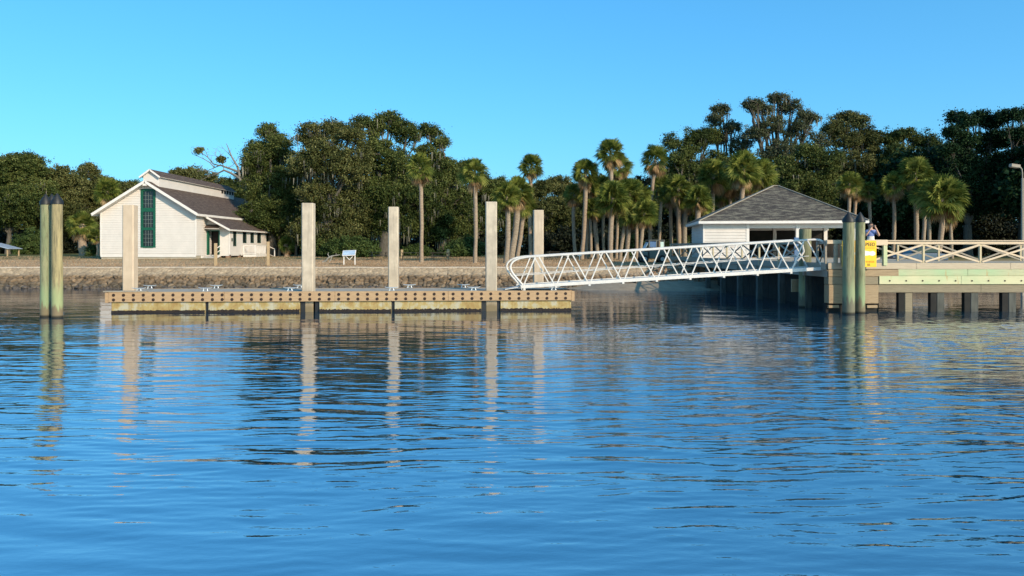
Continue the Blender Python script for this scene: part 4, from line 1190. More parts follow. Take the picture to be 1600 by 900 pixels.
# blue panel against the far railing
bx, by = WX(1242, 38.2), 38.6
m = MB(); m.box(-.22, .22, -.03, .03, .05, 1.2); o = m.build('information_panel', M['bluepanel'], None, bevel=.01, loc=(edge_x(by)+.45, by, DK)); o.rotation_euler = (0, 0, .1)
tag(o, 'pale blue board standing on the pier beside the green piling behind the gangway', 'board')
m = MB()
for x in (-.22, .22): m.box(x-.03, x+.03, -.15, .15, .0, .05)
m.build('foot', M['galv'], o)

# ------------------------------------------------------------------ lawn furniture
def bx(name, mat, parent, *dims, bevel=0):
    m = MB()
    for d in dims: m.box(*d)
    return m.build(name, mat, parent, bevel=bevel)
# interpretive sign
x, y = WX(546, 61), 61.0; z = gz(x, y)
sn = empty('interpretive_sign', (x, y, z), 'low white framed information panel tilted on two legs at the lawn edge', 'sign', rz=math.radians(4))
for sx in (-.43, .43): bx('leg', M['trim'], sn, (sx-.04, sx+.04, -.04, .04, -.2, .78), bevel=.005)
m = MB(); m.beam((-.3, 0, .72), (0, 0, .40), .04, .05); m.beam((.3, 0, .72), (0, 0, .40), .04, .05); m.build('brace', M['trim'], sn)
m = MB(); R = Matrix.Translation((-.04, .12, .93)) @ Matrix.Rotation(math.radians(38), 4, 'X') @ Matrix.Rotation(math.radians(-3), 4, 'Y')
m.box(-.52, .52, -.33, .33, -.03, .03, R); m.build('panel_frame', M['trim'], sn, bevel=.006)
m = MB(); m.box(-.47, .47, -.28, .28, .031, .036, R); m.build('panel_print', simple('printed_panel', (.50,.60,.72), (.30,.40,.50), 3, rough=.25, spec=.6), sn)
# wooden posts on the lawn
for px, d, py0, lb in ((337, 60.5, 380, 'short tan wooden post on the lawn in front of the house door'), (419, 60.2, 377.5, 'short tan wooden post on the lawn right of the house porch')):
    x = WX(px, d); z = gz(x, d); h = WZ(py0, d)-z
    m = MB(); m.box(-.10, .10, -.10, .10, -.3, h); o = m.build('lawn_post', M['post'], None, bevel=.015, loc=(x, d, z)); tag(o, lb, 'post', 'wooden posts on the lawn')
for px, d, w, h, lb in ((700, 79, .14, 1.0, 'pale squat post beside the right picnic table under the oaks'), (628, 84, .12, .95, 'pale small post left of the picnic tables under the oaks')):
    x = WX(px, d); z = gz(x, d)
    m = MB(); m.box(-w, w, -w, w, -.2, h); o = m.build('stub_post', M['post'], None, bevel=.02, loc=(x, d, z)); tag(o, lb, 'post', 'small pale posts under the oaks')
# picnic tables
def picnic(px, d, rz, label, proto=[None]):
    x = WX(px, d); z = gz(x, d)
    if proto[0]:
        c = copy_tree(proto[0]); c.location = (x, d, z); c.rotation_euler = (0, 0, rz); c['label'] = label; return
    t = empty('picnic_table', (x, d, z), label, 'picnic table', 'dark picnic tables under the oaks', rz); proto[0] = t
    m = MB()
    for k in range(5): yy = -.36+k*.18; m.box(-.95, .95, yy-.08, yy+.08, .73, .77)
    m.build('tabletop', M['pic'], t)
    for s in (-1, 1):
        m = MB()
        for k in range(2): yy = s*(.68+k*.14); m.box(-.95, .95, yy-.065, yy+.065, .43, .47)
        m.build('seat', M['pic'], t)
    for sx in (-.7, .7):
        m = MB(); m.beam((sx, -.62, 0), (sx, -.2, .73), .045, .09); m.beam((sx, .62, 0), (sx, .2, .73), .045, .09); m.box(sx-.022, sx+.022, -.8, .8, .34, .425); m.build('leg_frame', M['pic'], t)
picnic(641, 72, .1, 'dark picnic table just left of the lone thin palm')
picnic(688, 72, -.08, 'dark picnic table just right of the lone thin palm')
picnic(592, 78, .3, 'dark picnic table half hidden by the third concrete pile')
picnic(868, 76, .2, 'dark picnic table behind the low end of the gangway')
# small white sign
x, y = WX(905.5, 74), 74; z = gz(x, y)
o = empty('small_sign', (x, y, z), 'tiny white notice on a short stake under the palms behind the gangway', 'sign')
bx('stake', M['trim'], o, (-.03, .03, -.03, .03, -.1, .55)); bx('notice_board', M['trim'], o, (-.2, .2, -.05, -.031, .42, .68), bevel=.004)
# bleached driftwood
x, y = WX(520, 66), 66
root = MB(); rd = random.Random(5)
root.tube([(-.9, 0, .02), (-.6, .05, .12), (-.35, 0, .42), (-.1, .1, .55), (.25, .05, .6), (.6, .1, .66)], [.07, .08, .075, .06, .05, .03], 8)
root.tube([(-.3, 0, .45), (-.45, .1, .7), (-.40, .15, .85)], [.05, .035, .02], 7); root.tube([(-.1, .08, .53), (-.15, -.1, .25), (-.28, -.2, .0)], [.05, .045, .04], 7); root.tube([(.25, .05, .6), (.3, -.05, .8)], [.035, .02], 6)
o = root.build('driftwood', simple('bleached_driftwood', (.30,.27,.23), (.2,.18,.15), 5), None, smooth=True, loc=(x, y, gz(x, y))); tag(o, 'bleached driftwood branch lying on the lawn left of the tilted information panel', 'driftwood')

# utility vehicle behind the gangway
def wheel(parent, x, y, r, w=.2, axis='x'):
    m = MB(); a = (x-w/2, y, r); b = (x+w/2, y, r)
    if axis == 'y': a = (x, y-w/2, r); b = (x, y+w/2, r)
    m.tube([a, b], r, 22); t = m.build('wheel', M['black'], parent, bevel=.03)
    k = .01; d = Vector(b)-Vector(a); d.normalize()
    m = MB(); m.tube([Vector(a)-d*k, Vector(b)+d*k], r*.5, 16); m.build('rim', M['galv'], t)
ux, uy = WX(1022, 66), 66.0
uv_ = empty('utility_cart', (ux, uy, gz(ux, uy)), 'grey green boxy utility cart with windows parked under the palms', 'utility cart', rz=.06)
bx('cargo_box', M['utv'], uv_, (-.55, .80, -.6, .6, .35, 1.28), bevel=.04)
bx('bonnet', M['utv'], uv_, (-1.25, -.57, -.55, .55, .4, .95), bevel=.1)
bx('cab_roof', M['utv'], uv_, (-.60, .78, -.62, .62, 1.88, 1.95), bevel=.02)
for xx in (-.55, .08, .72):
    for yy in (-.56, .56): bx('cab_post', M['utv'], uv_, (xx-.04, xx+.04, yy-.03, yy+.03, 1.285, 1.875))
bx('window', M['bluepanel'], uv_, (-.5, .03, -.585, -.57, 1.32, 1.8))
bx('window', simple('painted_lit_window', (.62,.78,.70), (.55,.70,.64), 4, rough=.15), uv_, (.40, .74, -.59, -.572, 1.30, 1.78))  # pale colour paints in the light on the right-hand pane
m = MB(); m.beam((-1.0, 0, .97), (-.6, 0, 1.75), .04, 1.0, up=(0,1,0)); m.build('windscreen', simple('sky_lit_screen', (.40,.50,.58), (.3,.4,.48), 4, rough=.1), uv_)
for xx in (-.95, .55):
    for yy in (-.6, .6): wheel(uv_, xx, yy, .33, .2, 'y')
bx('tow_trailer', M['pic'], uv_, (.9, 1.9, -.45, .45, .45, .62), bevel=.02)

# dark blue car behind the pier on the right
cx_, cy_ = WX(1432, 62), 62.0
car = empty('parked_car', (cx_, cy_, gz(cx_, cy_)-.02), 'dark blue car parked on the shore seen through the pier railing', 'car', rz=.04)
m = MB(); m.prism([(-2.1,.35), (-2.15,.75), (-1.5,.92), (-.75,.98), (1.3,.98), (2.05,.9), (2.12,.4)], 'y', -.85, .85); m.build('body', M['carblue'], car, bevel=.08, seg=2)
m = MB(); m.prism([(-.85,.97), (-.25,1.42), (1.0,1.42), (1.75,.97)], 'y', -.72, .72); cb = m.build('cabin', M['glass'], car, bevel=.05)
m = MB(); m.prism([(-.32,1.40), (-.22,1.47), (1.0,1.47), (1.15,1.40)], 'y', -.71, .71); m.build('car_roof', M['carblue'], car, bevel=.02)
for xx in (-1.35, 1.3):
    for yy in (-.8, .8): wheel(car, xx, yy, .33, .2, 'y')
for yy in (-.6, .6): bx('headlight', M['trim'], car, (-2.17, -2.1, yy-.15, yy+.15, .6, .72), bevel=.01)
# pale shelter at the left edge
sx_, sy_ = WX(2, 96), 96.0
sh = empty('picnic_shelter', (sx_, sy_, gz(sx_, sy_)), 'low shelter with a pale sloping metal roof at the far left edge of the lawn', 'shelter', rz=.1)
m = MB(); m.prism([(-2.2, 1.05), (-.9, 1.62), (-.8, 1.62), (1.7, .92), (1.7, .86), (-.85, 1.54), (-2.2, .98)], 'y', -1.6, 1.6); m.build('roof', simple('pale_metal_roof', (.55,.62,.70), (.45,.52,.6), 3, rough=.35, metal=.3), sh)
for xx in (-1.9, 1.4):
    for yy in (-1.3, 1.3): bx('post', M['post'], sh, (xx-.06, xx+.06, yy-.06, yy+.06, -.1, 1.0))
# street lamp at the right edge
lx, ly = WX(1597.5, 46), 46.0
lm = empty('street_lamp', (lx, ly, DK-.1), 'grey street lamp with a boxy head and curved arm at the right edge', 'street lamp')
zt = WZ(268, ly)-(DK-.1)
m = MB(); m.tube([(0,0,-2.8), (0,0,zt-.4)], [.09, .06], 14); m.build('pole', M['railshade'], lm, smooth=True)
m = MB(); m.tube([(0,0,zt-.45), (0,0,zt-.1), (-.03,0,zt+.12), (-.12,0,zt+.26), (-.22,0,zt+.30)], .035, 10); m.build('arm', M['railshade'], lm, smooth=True)
m = MB(); R = Matrix.Translation((-.45, 0, zt+.34)) @ Matrix.Rotation(math.radians(8), 4, 'Y'); m.box(-.28, .26, -.14, .14, -.10, .09, R); m.build('lamp_head', M['railshade'], lm, bevel=.02)
m = MB(); m.box(-.24, .16, -.11, .11, -.115, -.101, R); m.build('lens', M['glass'], lm)

# ------------------------------------------------------------------ foliage
def unit(n, rng):
    v = rng.normal(size=(n, 3)); return v/np.linalg.norm(v, axis=1, keepdims=True)
def quads_from(cen, nor, L, Wd, rng):
    """elongated leaf-clump quads at cen facing nor"""
    n = len(cen)
    t = np.cross(nor, unit(n, rng)); t /= np.linalg.norm(t, axis=1, keepdims=True)+1e-9
    b = np.cross(nor, t)
    L = L[:, None]; Wd = Wd[:, None]
    v = np.stack([cen-t*L, cen-b*Wd+t*L*.1, cen+t*L, cen+b*Wd-t*L*.1], 1).reshape(-1, 3)
    return v, np.arange(n*4).reshape(n, 4)
def sublobes(lobes, rng, n=9):
    out = []
    for (cx, cy, cz, rx, ry, rz) in lobes:
        out.append((cx, cy, cz, rx*.80, ry*.80, rz*.78))
        for k in range(n):
            d = unit(1, rng)[0]; d[2] = d[2]*.9+.12; f = rng.uniform(.55, .72); s = rng.uniform(.34, .54)
            out.append((cx+d[0]*rx*f, cy+d[1]*ry*f, cz+d[2]*rz*f, rx*s, ry*s, rz*s*.85))
    return out
def lobes_cloud(lobes, origin, rng, dens=1.0, leaf=.12, clump=.62, per=60, zmin=.5, fill=.35, spray=.04):
    """lobes: (cx,cy,cz, rx,ry,rz) world -> leaf quads local to origin, plus clump centres"""
    cs = []; outs = []
    for (cx, cy, cz, rx, ry, rz) in lobes:
        area = 4*math.pi*((rx*ry)**1.6/3+(rx*rz)**1.6/3+(ry*rz)**1.6/3)**(1/1.6)
        n = max(5, int(area/(clump*clump*1.9)*dens*(1+fill)))
        d = unit(n, rng)
        r = np.where(rng.random(n) < fill, rng.uniform(.35, .8, n), rng.uniform(.74, 1.12, n))
        wob = 1+.16*np.sin(d[:, 0]*5+cx)*np.cos(d[:, 2]*6+cz)+.08*np.sin(d[:, 1]*9+cy*2)
        p = d*(r*wob)[:, None]*np.array([rx, ry, rz])+np.array([cx, cy, cz])
        cs.append(p); outs.append(d)
    c = np.concatenate(cs); d = np.concatenate(outs)
    if spray:
        w = rng.choice(len(c), int(len(c)*spray)); c = np.concatenate([c, c[w]+d[w]*rng.uniform(.15, .4, len(w))[:, None]+np.array([0, 0, .1])]); d = np.concatenate([d, d[w]])
    keep = c[:, 2] > zmin; c = c[keep]; d = d[keep]
    n = len(c); csz = clump*rng.uniform(.55, 1.3, n)
    m = np.maximum(6, (per*rng.uniform(.5, 1.4, n)*(csz/clump)**2).astype(int))
    idx = np.repeat(np.arange(n), m); k = len(idx)
    off = rng.normal(size=(k, 3))*(.48*csz[idx]*np.where(rng.random(k) < .12, 1.75, 1.0))[:, None]*np.array([1, 1, .66])
    pos = c[idx]+off
    nor = d[idx]*.55+unit(k, rng)*1.0+np.array([0, 0, .35]); nor /= np.linalg.norm(nor, axis=1, keepdims=True)
    s = leaf*rng.uniform(.6, 1.35, k)
    ok = pos[:, 2] > zmin-.4
    pos = pos[ok]; nor = nor[ok]; s = s[ok]
    v, q = quads_from(pos-np.array(origin), nor, s, s*.62, rng)
    return v, q, c, d
def branches(m, base, lobes, rng, r0, n_per=4, clumps=None, spread=.55, trunk_h=None, limb=.42):
    """tapered trunk and curved limbs reaching every lobe"""
    base = Vector(base)
    top = max(l[2]+l[5]*.3 for l in lobes)
    cx = sum(l[0] for l in lobes)/len(lobes); cy = sum(l[1] for l in lobes)/len(lobes)
    fork = base+Vector(((cx-base.x)*.25, (cy-base.y)*.25, trunk_h or (top-base.z)*.22))
    m.tube([base+Vector((0,0,-.4)), base+Vector((0,0,.3)), base.lerp(fork, .6), fork], [r0*1.5, r0*1.15, r0*.95, r0*.85], 10)
    for l in lobes:
        c = Vector(l[:3])
        mid = fork.lerp(c, .5)+Vector((rng.normal()*.5, rng.normal()*.5, abs(rng.normal())*.5))
        pts = []; 
        for t in np.linspace(0, 1, 7):
            p = fork*(1-t)**2+mid*2*t*(1-t)+c*t*t
            pts.append(p+Vector(rng.normal(size=3))*.12*math.sin(t*3.14))
        rr_ = [r0*limb*(1-.75*t)+.02 for t in np.linspace(0, 1, 7)]
        m.tube(pts, rr_, 7)
        for k in range(n_per):
            d = Vector(rng.normal(size=3)); d.z = abs(d.z)*.6; d.normalize()
            t = pts[4] if k % 2 else c
            e_ = Vector((c.x+d.x*l[3]*.82, c.y+d.y*l[4]*.82, c.z+d.z*l[5]*.82))
            q = t.lerp(e_, .5)+Vector(rng.normal(size=3))*.3
            m.tube([t, q, e_], [rr_[4]*.75, rr_[4]*.5, .02], 6)
            for j in range(2):
                d2 = Vector(rng.normal(size=3))*min(1.4, l[3])*.2
                m.tube([q, q.lerp(e_, .5)+d2*.5, e_+d2], [rr_[4]*.4, rr_[4]*.25, .012], 5)
def moss_mesh(c, d, origin, rng, n, hmin=.5, hmax=1.5, side=True):
    s = np.where((d[:, 2] < .45))[0]
    if len(s) == 0: return None
    # grouped curtains: choose few centres, several strands each
    pick = rng.choice(s, max(1, n//9)); idx = np.repeat(pick, 9); k = len(idx)
    p = c[idx]+rng.normal(size=(k, 3))*np.array([.32, .32, .15])
    h = rng.uniform(hmin, hmax, k); w = rng.uniform(.03, .11, k); a = rng.uniform(0, math.pi, k)
    t = np.stack([np.cos(a), np.sin(a), np.zeros(k)], 1)*w[:, None]
    dn = np.stack([rng.normal(size=k)*.05, rng.normal(size=k)*.05, -np.ones(k)], 1)*h[:, None]
    v = np.stack([p-t, p+t, p+t*.7+dn*.6, p+dn], 1)
    v2 = v.reshape(-1, 3)-np.array(origin)
    return v2, np.arange(k*4).reshape(k, 4)

NT = 0
def tree(name, label, cat, group, D, basepx, lobes, leafmat='oakleaf', r0=.35, dens=1.0, leaf=.10, clump=.48, per=64, moss=0, zmin=1.0, depth=.85, fill=.35, nbr=4, seed=None, trunk_h=None, limb=.42, ztrunk=None):
    """lobes measured on the photograph: (px, py, rx_px, ry_px[, depth offset m])"""
    global NT; NT += 1
    rng = np.random.default_rng(100+NT if seed is None else seed)
    s = D/F; L = []
    for l in lobes:
        dy = l[4] if len(l) > 4 else rng.uniform(-1.2, 1.2)
        d = D+dy; w = W(l[0], l[1], d)
        L.append((w.x, w.y, w.z, l[2]*s, max(1.0, (l[2]+l[3])/2*s*depth), l[3]*s))
    bx_ = WX(basepx, D); bz = gz(bx_, D); org = (bx_, D, bz)
    root = empty(name, org, label, cat, group)
    v, q, c, dd = lobes_cloud(sublobes(L, rng), org, rng, dens*.66, leaf, clump, per, bz+zmin, .12)
    np_mesh('crown', v, q, M[leafmat], root)
    m = MB(); branches(m, org, L, rng, r0, nbr, trunk_h=trunk_h, limb=limb)
    o = m.build('trunk', M['bark'], root, smooth=True); o.location = -Vector(org)
    if moss:
        r = moss_mesh(c, dd, org, rng, moss)
        if r: tag(np_mesh('hanging_moss', r[0], r[1], M['moss'], root), kind='stuff')
    return root

OG = 'live oaks with hanging moss behind the lawn'
# --- left woods
LGRP = 'trees along the left edge of the wood'
tree('oak_tree', 'broad dark oak at the far left edge, left of the mooring pilings', 'tree', LGRP, 112, 12, [(-20,290,45,42),(20,268,34,28),(48,262,28,22),(-5,330,42,40),(35,322,38,38),(60,300,26,30)], 'oakleaf', moss=260, leaf=.115, zmin=.8)
tree('oak_tree', 'olive brown oak directly behind the mooring pilings at the left', 'tree', LGRP, 118, 88, [(82,278,30,22),(108,292,28,28),(70,325,32,34),(112,335,34,32),(92,358,34,22)], 'oakleaf_b', moss=200, leaf=.115, zmin=.6)
tree('oak_tree', 'oak with a thin pale top between the mooring pilings and the white house', 'tree', LGRP, 124, 150, [(141,268,16,12),(158,288,24,16),(135,305,28,26),(172,300,26,20),(165,335,34,30),(195,300,24,16)], 'oakleaf_b', moss=300, leaf=.115, zmin=.6)
tree('oak_tree', 'dark low oak rising just above the left roof slope of the white house', 'tree', LGRP, 128, 215, [(205,300,26,16),(232,296,26,16),(215,330,40,34),(190,345,30,34),(258,290,20,14)], 'oakleaf', moss=0, leaf=.12, zmin=.6)
tree('oak_tree', 'rounded treetop showing above the ridge roof behind the white house', 'tree', LGRP, 126, 290, [(283,275,18,14),(300,270,16,10),(318,280,20,14),(300,310,40,30),(340,296,26,20)], 'oakleaf_b', leaf=.12, zmin=.6)
tree('oak_tree', 'dark tree in the gap between the house roof and the large oaks', 'tree', LGRP, 112, 362, [(362,300,22,18),(345,318,26,22),(375,330,28,34),(395,300,22,24)], 'oakleaf', leaf=.115, zmin=.6)
# --- the large oak group
tree('oak_tree', 'large dark live oak right behind the house end, left part of the big oak mass', 'tree', OG, 96, 425,
     [(420,212,20,20),(398,245,24,26),(440,232,26,26),(408,290,32,32),(450,280,32,34),(430,335,40,34),(474,330,34,36),(392,340,26,24,-3),(450,365,38,22),(420,250,30,30,2)], 'oakleaf', r0=.6, moss=420, zmin=1.0)
tree('oak_tree', 'tallest live oak in the middle of the big oak mass, hung with moss', 'tree', OG, 91, 512,
     [(488,212,28,22),(520,208,26,20),(505,255,36,34),(470,258,26,28),(545,212,26,22),(548,262,36,36),(505,315,42,36),(552,325,42,38),(480,360,34,24),(528,362,40,20)], 'oakleaf_b', r0=.65, moss=620, zmin=.9)
tree('oak_tree', 'live oak with a high rounded top above the third concrete pile', 'tree', OG, 93, 600,
     [(575,200,24,20),(608,194,26,20),(636,208,24,22),(592,245,34,34),(632,258,34,34),(600,305,42,38),(648,318,38,36),(580,345,36,26),(625,352,34,22)], 'oakleaf', r0=.7, moss=620, zmin=1.8)
tree('oak_tree', 'live oak with thin moss hung top at the right end of the oak mass', 'tree', OG, 98, 690,
     [(670,206,20,13),(690,222,12,12),(672,245,28,26),(698,272,24,28),(668,295,34,34),(705,320,32,34),(690,355,38,26),(730,345,26,28)], 'oakleaf', r0=.5, moss=420, zmin=1.2)
# centre background
CG = 'lower oaks behind the palms in the middle'
tree('oak_tree', 'low oak behind the palm right of the big oak mass', 'tree', CG, 112, 745, [(722,268,22,20),(750,300,28,28),(728,330,34,34),(775,295,24,24),(772,345,32,32)], 'oakleaf', moss=300, leaf=.115)
tree('oak_tree', 'olive low oak between the tall concrete pile and the gangway palms', 'tree', CG, 118, 850, [(845,296,22,16),(868,288,24,14),(885,300,18,14),(815,320,30,28),(858,325,34,24),(882,340,30,30),(835,350,36,24)], 'oakleaf_b', moss=300, leaf=.115)
tree('oak_tree', 'small dark oak behind the left palms of the tall clump', 'tree', CG, 124, 915, [(905,305,24,20),(935,300,28,24),(910,345,34,30),(950,345,34,30),(985,310,34,30)], 'woodsleaf', leaf=.15)
# --- right woods
RG = 'oaks of the tall wood behind the pavilion'
tree('oak_tree', 'dark oak whose left shoulder shows above the tall thin palm', 'tree', RG, 108, 1065, [(1048,222,14,14),(1062,240,22,22),(1085,222,24,18),(1105,215,22,18),(1075,275,34,32),(1115,262,32,30),(1040,300,30,34),(1095,320,42,36)], 'oakleaf', r0=.5, moss=260, dens=.95)
tree('oak_tree', 'oak with thin bare limbed upper twigs left of the tallest open crown', 'tree', RG, 110, 1140, [(1128,172,16,9),(1118,188,14,10),(1142,200,16,12),(1120,215,20,12),(1158,225,20,22),(1140,262,34,28),(1150,310,40,36)], 'airyleaf', r0=.45, dens=.62, nbr=7, limb=.5)
tree('oak_tree', 'tallest oak with an open airy crown showing its limbs', 'tree', RG, 106, 1215, [(1174,163,13,9),(1190,172,18,12),(1216,153,17,9),(1236,168,22,14),(1262,180,18,14),(1205,195,24,15),(1248,200,26,18),(1180,210,20,16),(1220,235,34,20),(1275,225,20,22)], 'airyleaf', r0=.6, dens=.58, moss=200, nbr=9, limb=.55, fill=.15)
tree('oak_tree', 'full dark green oak directly above the pavilion roof', 'tree', RG, 98, 1262, [(1262,248,30,24),(1290,255,26,26),(1232,262,24,20),(1250,290,30,22),(1285,295,34,26),(1215,300,34,34,4),(1275,335,46,30),(1215,345,44,34)], 'oakleaf', r0=.55, moss=300, dens=1.0)
tree('oak_tree', 'grey green topped oak right of the airy crown', 'tree', RG, 108, 1330, [(1298,198,18,16),(1322,186,18,11),(1345,190,18,12),(1318,215,28,22),(1352,225,28,26),(1330,262,36,32),(1365,262,28,30),(1345,315,44,36)], 'oakleaf_b', r0=.5, moss=260)
tree('oak_tree', 'rounded dark oak left of the dark evergreens at the right', 'tree', RG, 106, 1418, [(1392,215,20,14),(1412,212,20,13),(1440,222,22,14),(1395,250,28,30),(1435,262,34,34),(1462,228,16,12),(1410,310,44,40)], 'oakleaf', r0=.5)
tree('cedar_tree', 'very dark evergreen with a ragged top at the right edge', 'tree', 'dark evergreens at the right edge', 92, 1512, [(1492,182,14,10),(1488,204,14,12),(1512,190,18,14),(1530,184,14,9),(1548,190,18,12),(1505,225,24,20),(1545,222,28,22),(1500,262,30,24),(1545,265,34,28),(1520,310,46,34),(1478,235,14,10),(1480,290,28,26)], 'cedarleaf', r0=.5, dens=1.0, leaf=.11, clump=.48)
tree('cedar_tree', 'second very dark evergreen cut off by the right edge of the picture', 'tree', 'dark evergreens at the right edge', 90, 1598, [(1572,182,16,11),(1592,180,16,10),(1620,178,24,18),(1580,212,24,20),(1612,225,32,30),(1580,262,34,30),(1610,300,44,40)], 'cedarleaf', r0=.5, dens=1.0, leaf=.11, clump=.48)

# woodland filling the background behind the named trees
def woods(name, label, spans, seed, mat, leaf=.18):
    rng = np.random.default_rng(seed); L = []
    for (pa, pb, ptop, D) in spans:
        px = pa
        while px < pb:
            s = D/F; top = ptop+rng.uniform(-7, 9)
            py = top+24
            while py < 392:
                L.append((WX(px+rng.uniform(-8, 8), D), D+rng.uniform(-3, 3), WZ(py, D), 30*s, 30*s, 26*s)); py += 38
            px += 36
    v, q, c, d = lobes_cloud(L, (0, 0, 0), rng, .8, leaf, .95, 80, 1.7, .3)
    o = np_mesh(name, v, q, M[mat]); tag(o, label, 'wood', kind='stuff')
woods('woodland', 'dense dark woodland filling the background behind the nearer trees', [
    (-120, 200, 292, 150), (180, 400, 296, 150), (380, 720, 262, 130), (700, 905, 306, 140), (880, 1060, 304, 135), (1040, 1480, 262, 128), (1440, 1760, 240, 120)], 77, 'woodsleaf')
# low shrubs in front of the wood
def shrub(px, D, rpx, hpx, label, mat='bushleaf', group='shrubs at the foot of the wood', base=None):
    s = D/F; x = WX(px, D); z = gz(x, D); rng = np.random.default_rng(int(px*7+D))
    root = empty('shrub', (x, D, z), label, 'shrub', group)
    L = [(x, D, z+hpx*s*.45, rpx*s*.8, rpx*s*.7, hpx*s*.5), (x-rpx*s*.5, D-.3, z+hpx*s*.3, rpx*s*.5, rpx*s*.5, hpx*s*.35), (x+rpx*s*.55, D+.2, z+hpx*s*.35, rpx*s*.5, rpx*s*.5, hpx*s*.38)]
    v, q, c, d = lobes_cloud(L, (x, D, z), rng, 1.0, .10, .36, 36, z+.02, .3)
    np_mesh('foliage', v, q, M[mat], root)
    m = MB()
    for k in range(5):
        m.tube([(random.uniform(-.1,.1), 0, -.1), (random.uniform(-.5,.5)*rpx*s, random.uniform(-.3,.3), hpx*s*.7)], [.03, .012], 5)
    m.build('stems', M['bark'], root)
shrub(45, 106, 24, 42, 'grey green shrub left of the mooring pilings at the wood edge')
shrub(152, 96, 14, 24, 'bright green shrub close to the left wall of the white house')
shrub(548, 88, 44, 34, 'leafy green shrub under the oaks behind the tilted information panel', 'bushleaf')
shrub(505, 90, 30, 30, 'darker shrub under the oaks left of the tilted information panel', 'oakleaf')
shrub(714, 90, 26, 26, 'yellow green shrub under the oaks behind the right picnic table')
shrub(735, 92, 22, 34, 'upright green shrub left of the palm by the tall concrete pile')
shrub(600, 100, 30, 22, 'low shrub far under the oaks behind the third concrete pile', 'oakleaf')
shrub(650, 94, 26, 18, 'low green shrub behind the left picnic table')
shrub(985, 96, 24, 34, 'dark shrub behind the palm trunks left of the grey cart', 'oakleaf')
shrub(1068, 100, 30, 30, 'dark shrub behind the palm trunks right of the grey cart', 'oakleaf')
for i_, px in enumerate(range(1380, 1640, 42)):
    pass

# undergrowth mass: closes the view under the canopy
rng = np.random.default_rng(9); L = []
for pa, pb, D, h in ((-80, 300, 118, 3.2), (420, 590, 108, 2.4), (590, 640, 128, 2.2), (640, 880, 106, 2.6), (870, 1120, 102, 4.0), (1100, 1700, 100, 4.6)):
    px = pa
    while px < pb:
        x = WX(px, D); z = gz(x, D); L.append((x, D+rng.uniform(-2, 2), z+h*.45, 1.7, 1.5, h*.55*rng.uniform(.75, 1.2))); px += 22
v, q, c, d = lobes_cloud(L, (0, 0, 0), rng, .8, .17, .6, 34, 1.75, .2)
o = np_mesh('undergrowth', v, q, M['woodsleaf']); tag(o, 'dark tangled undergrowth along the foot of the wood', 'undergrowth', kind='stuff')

# trees just outside the frame on the right, on the same shore: they shade the wood
for x, y, h, lb in ((62, 86, 17, 'dark evergreen on the shore right of the frame, nearest the picture edge'), (72, 74, 17, 'large oak on the shore beyond the right side of the frame'),
                    (52, 98, 16, 'oak on the shore behind the dark evergreens, right of the frame'), (86, 84, 18, 'farthest large oak outside the right side of the frame')):
    px_ = 800+x*F/y
    s = F/y
    tree('oak_tree', lb, 'tree', 'trees on the shore right of the frame', y, px_, [(px_+a*s, HZ-(b-EYE)*s, r*s, r2*s) for a, b, r, r2 in ((-4, h*.55, 4.2, 3.6), (4, h*.55, 4.2, 3.6), (0, h*.8, 4.2, 3.2), (0, h*.42, 5, 3.5), (-2.5, h*.75, 3.2, 2.6), (3, h*.78, 3, 2.6))], 'cedarleaf', leaf=.28, clump=.9, per=34)

# bare dead tree behind the house
def dead_tree():
    D = 112; x = WX(376, D); z = gz(x, D)
    root = empty('dead_tree', (x, D, z), 'bare leaning dead tree with crooked limbs reaching left above the house roof', 'tree')
    def p(px, py, dd=0): return W(px, py, D+dd)-Vector((x, D, z))
    m = MB()
    m.tube([Vector((0,0,-.3)), p(377, 330), p(376, 285), p(372, 262), p(362, 245), p(357, 232), p(353.5, 224)], [.28, .25, .20, .16, .11, .07, .03], 9)
    B = [([ (374,278), (360,270), (350,266), (338,272), (325,276), (314,282) ], .20), ([ (372,268), (355,262), (344,258), (335,262), (322,268) ], .17),
         ([ (344,259), (333,256), (325,246), (314,238), (303,233) ], .10), ([ (335,262), (328,254), (318,248), (309,244), (301,241) ], .08), ([ (325,246), (322,238), (318,231) ], .05),
         ([ (350,262), (347,252), (346,242), (342,236) ], .06), ([ (346,252), (340,247), (336,240), (338,233) ], .05), ([ (362,245), (357,240), (349,232) ], .06),
         ([ (309,244), (306,240), (307,230) ], .035), ([ (340,272), (330,268), (318,266), (308,268) ], .07), ([(333,256),(330,250),(331,243)], .035), ([(358,262),(366,256),(370,249)], .05)]
    for pts, r in B:
        P_ = [p(a, b, i_*.25) for i_, (a, b) in enumerate(pts)]
        m.tube(P_, list(np.linspace(r, .02, len(P_))), 7)
        for k in range(1, len(P_)):
            for j in range(2):
                d = Vector((random.uniform(-1, 1), random.uniform(-.6, .6), random.uniform(-.1, 1.2)))*random.uniform(.5, 1.0)
                m.tube([P_[k], P_[k]+d*.5+Vector((0, 0, -.06)), P_[k]+d], [r*.35+.01, .018, .009], 5)
    m.build('trunk', M['deadwood'], root, smooth=True)
    rng = np.random.default_rng(4)
    for px, py, r in ((311, 235, 3.6), (346, 249, 4.0)):
        w = W(px, py, D); s = D/F
        v, q, c, d = lobes_cloud([(w.x, w.y, w.z, r*s, r*s, r*s*.9)], (x, D, z), rng, 2, .15, .3, 40, 0, .4)
        np_mesh('leaf_clump', v, q, M['oakleaf_b'], root)
dead_tree()

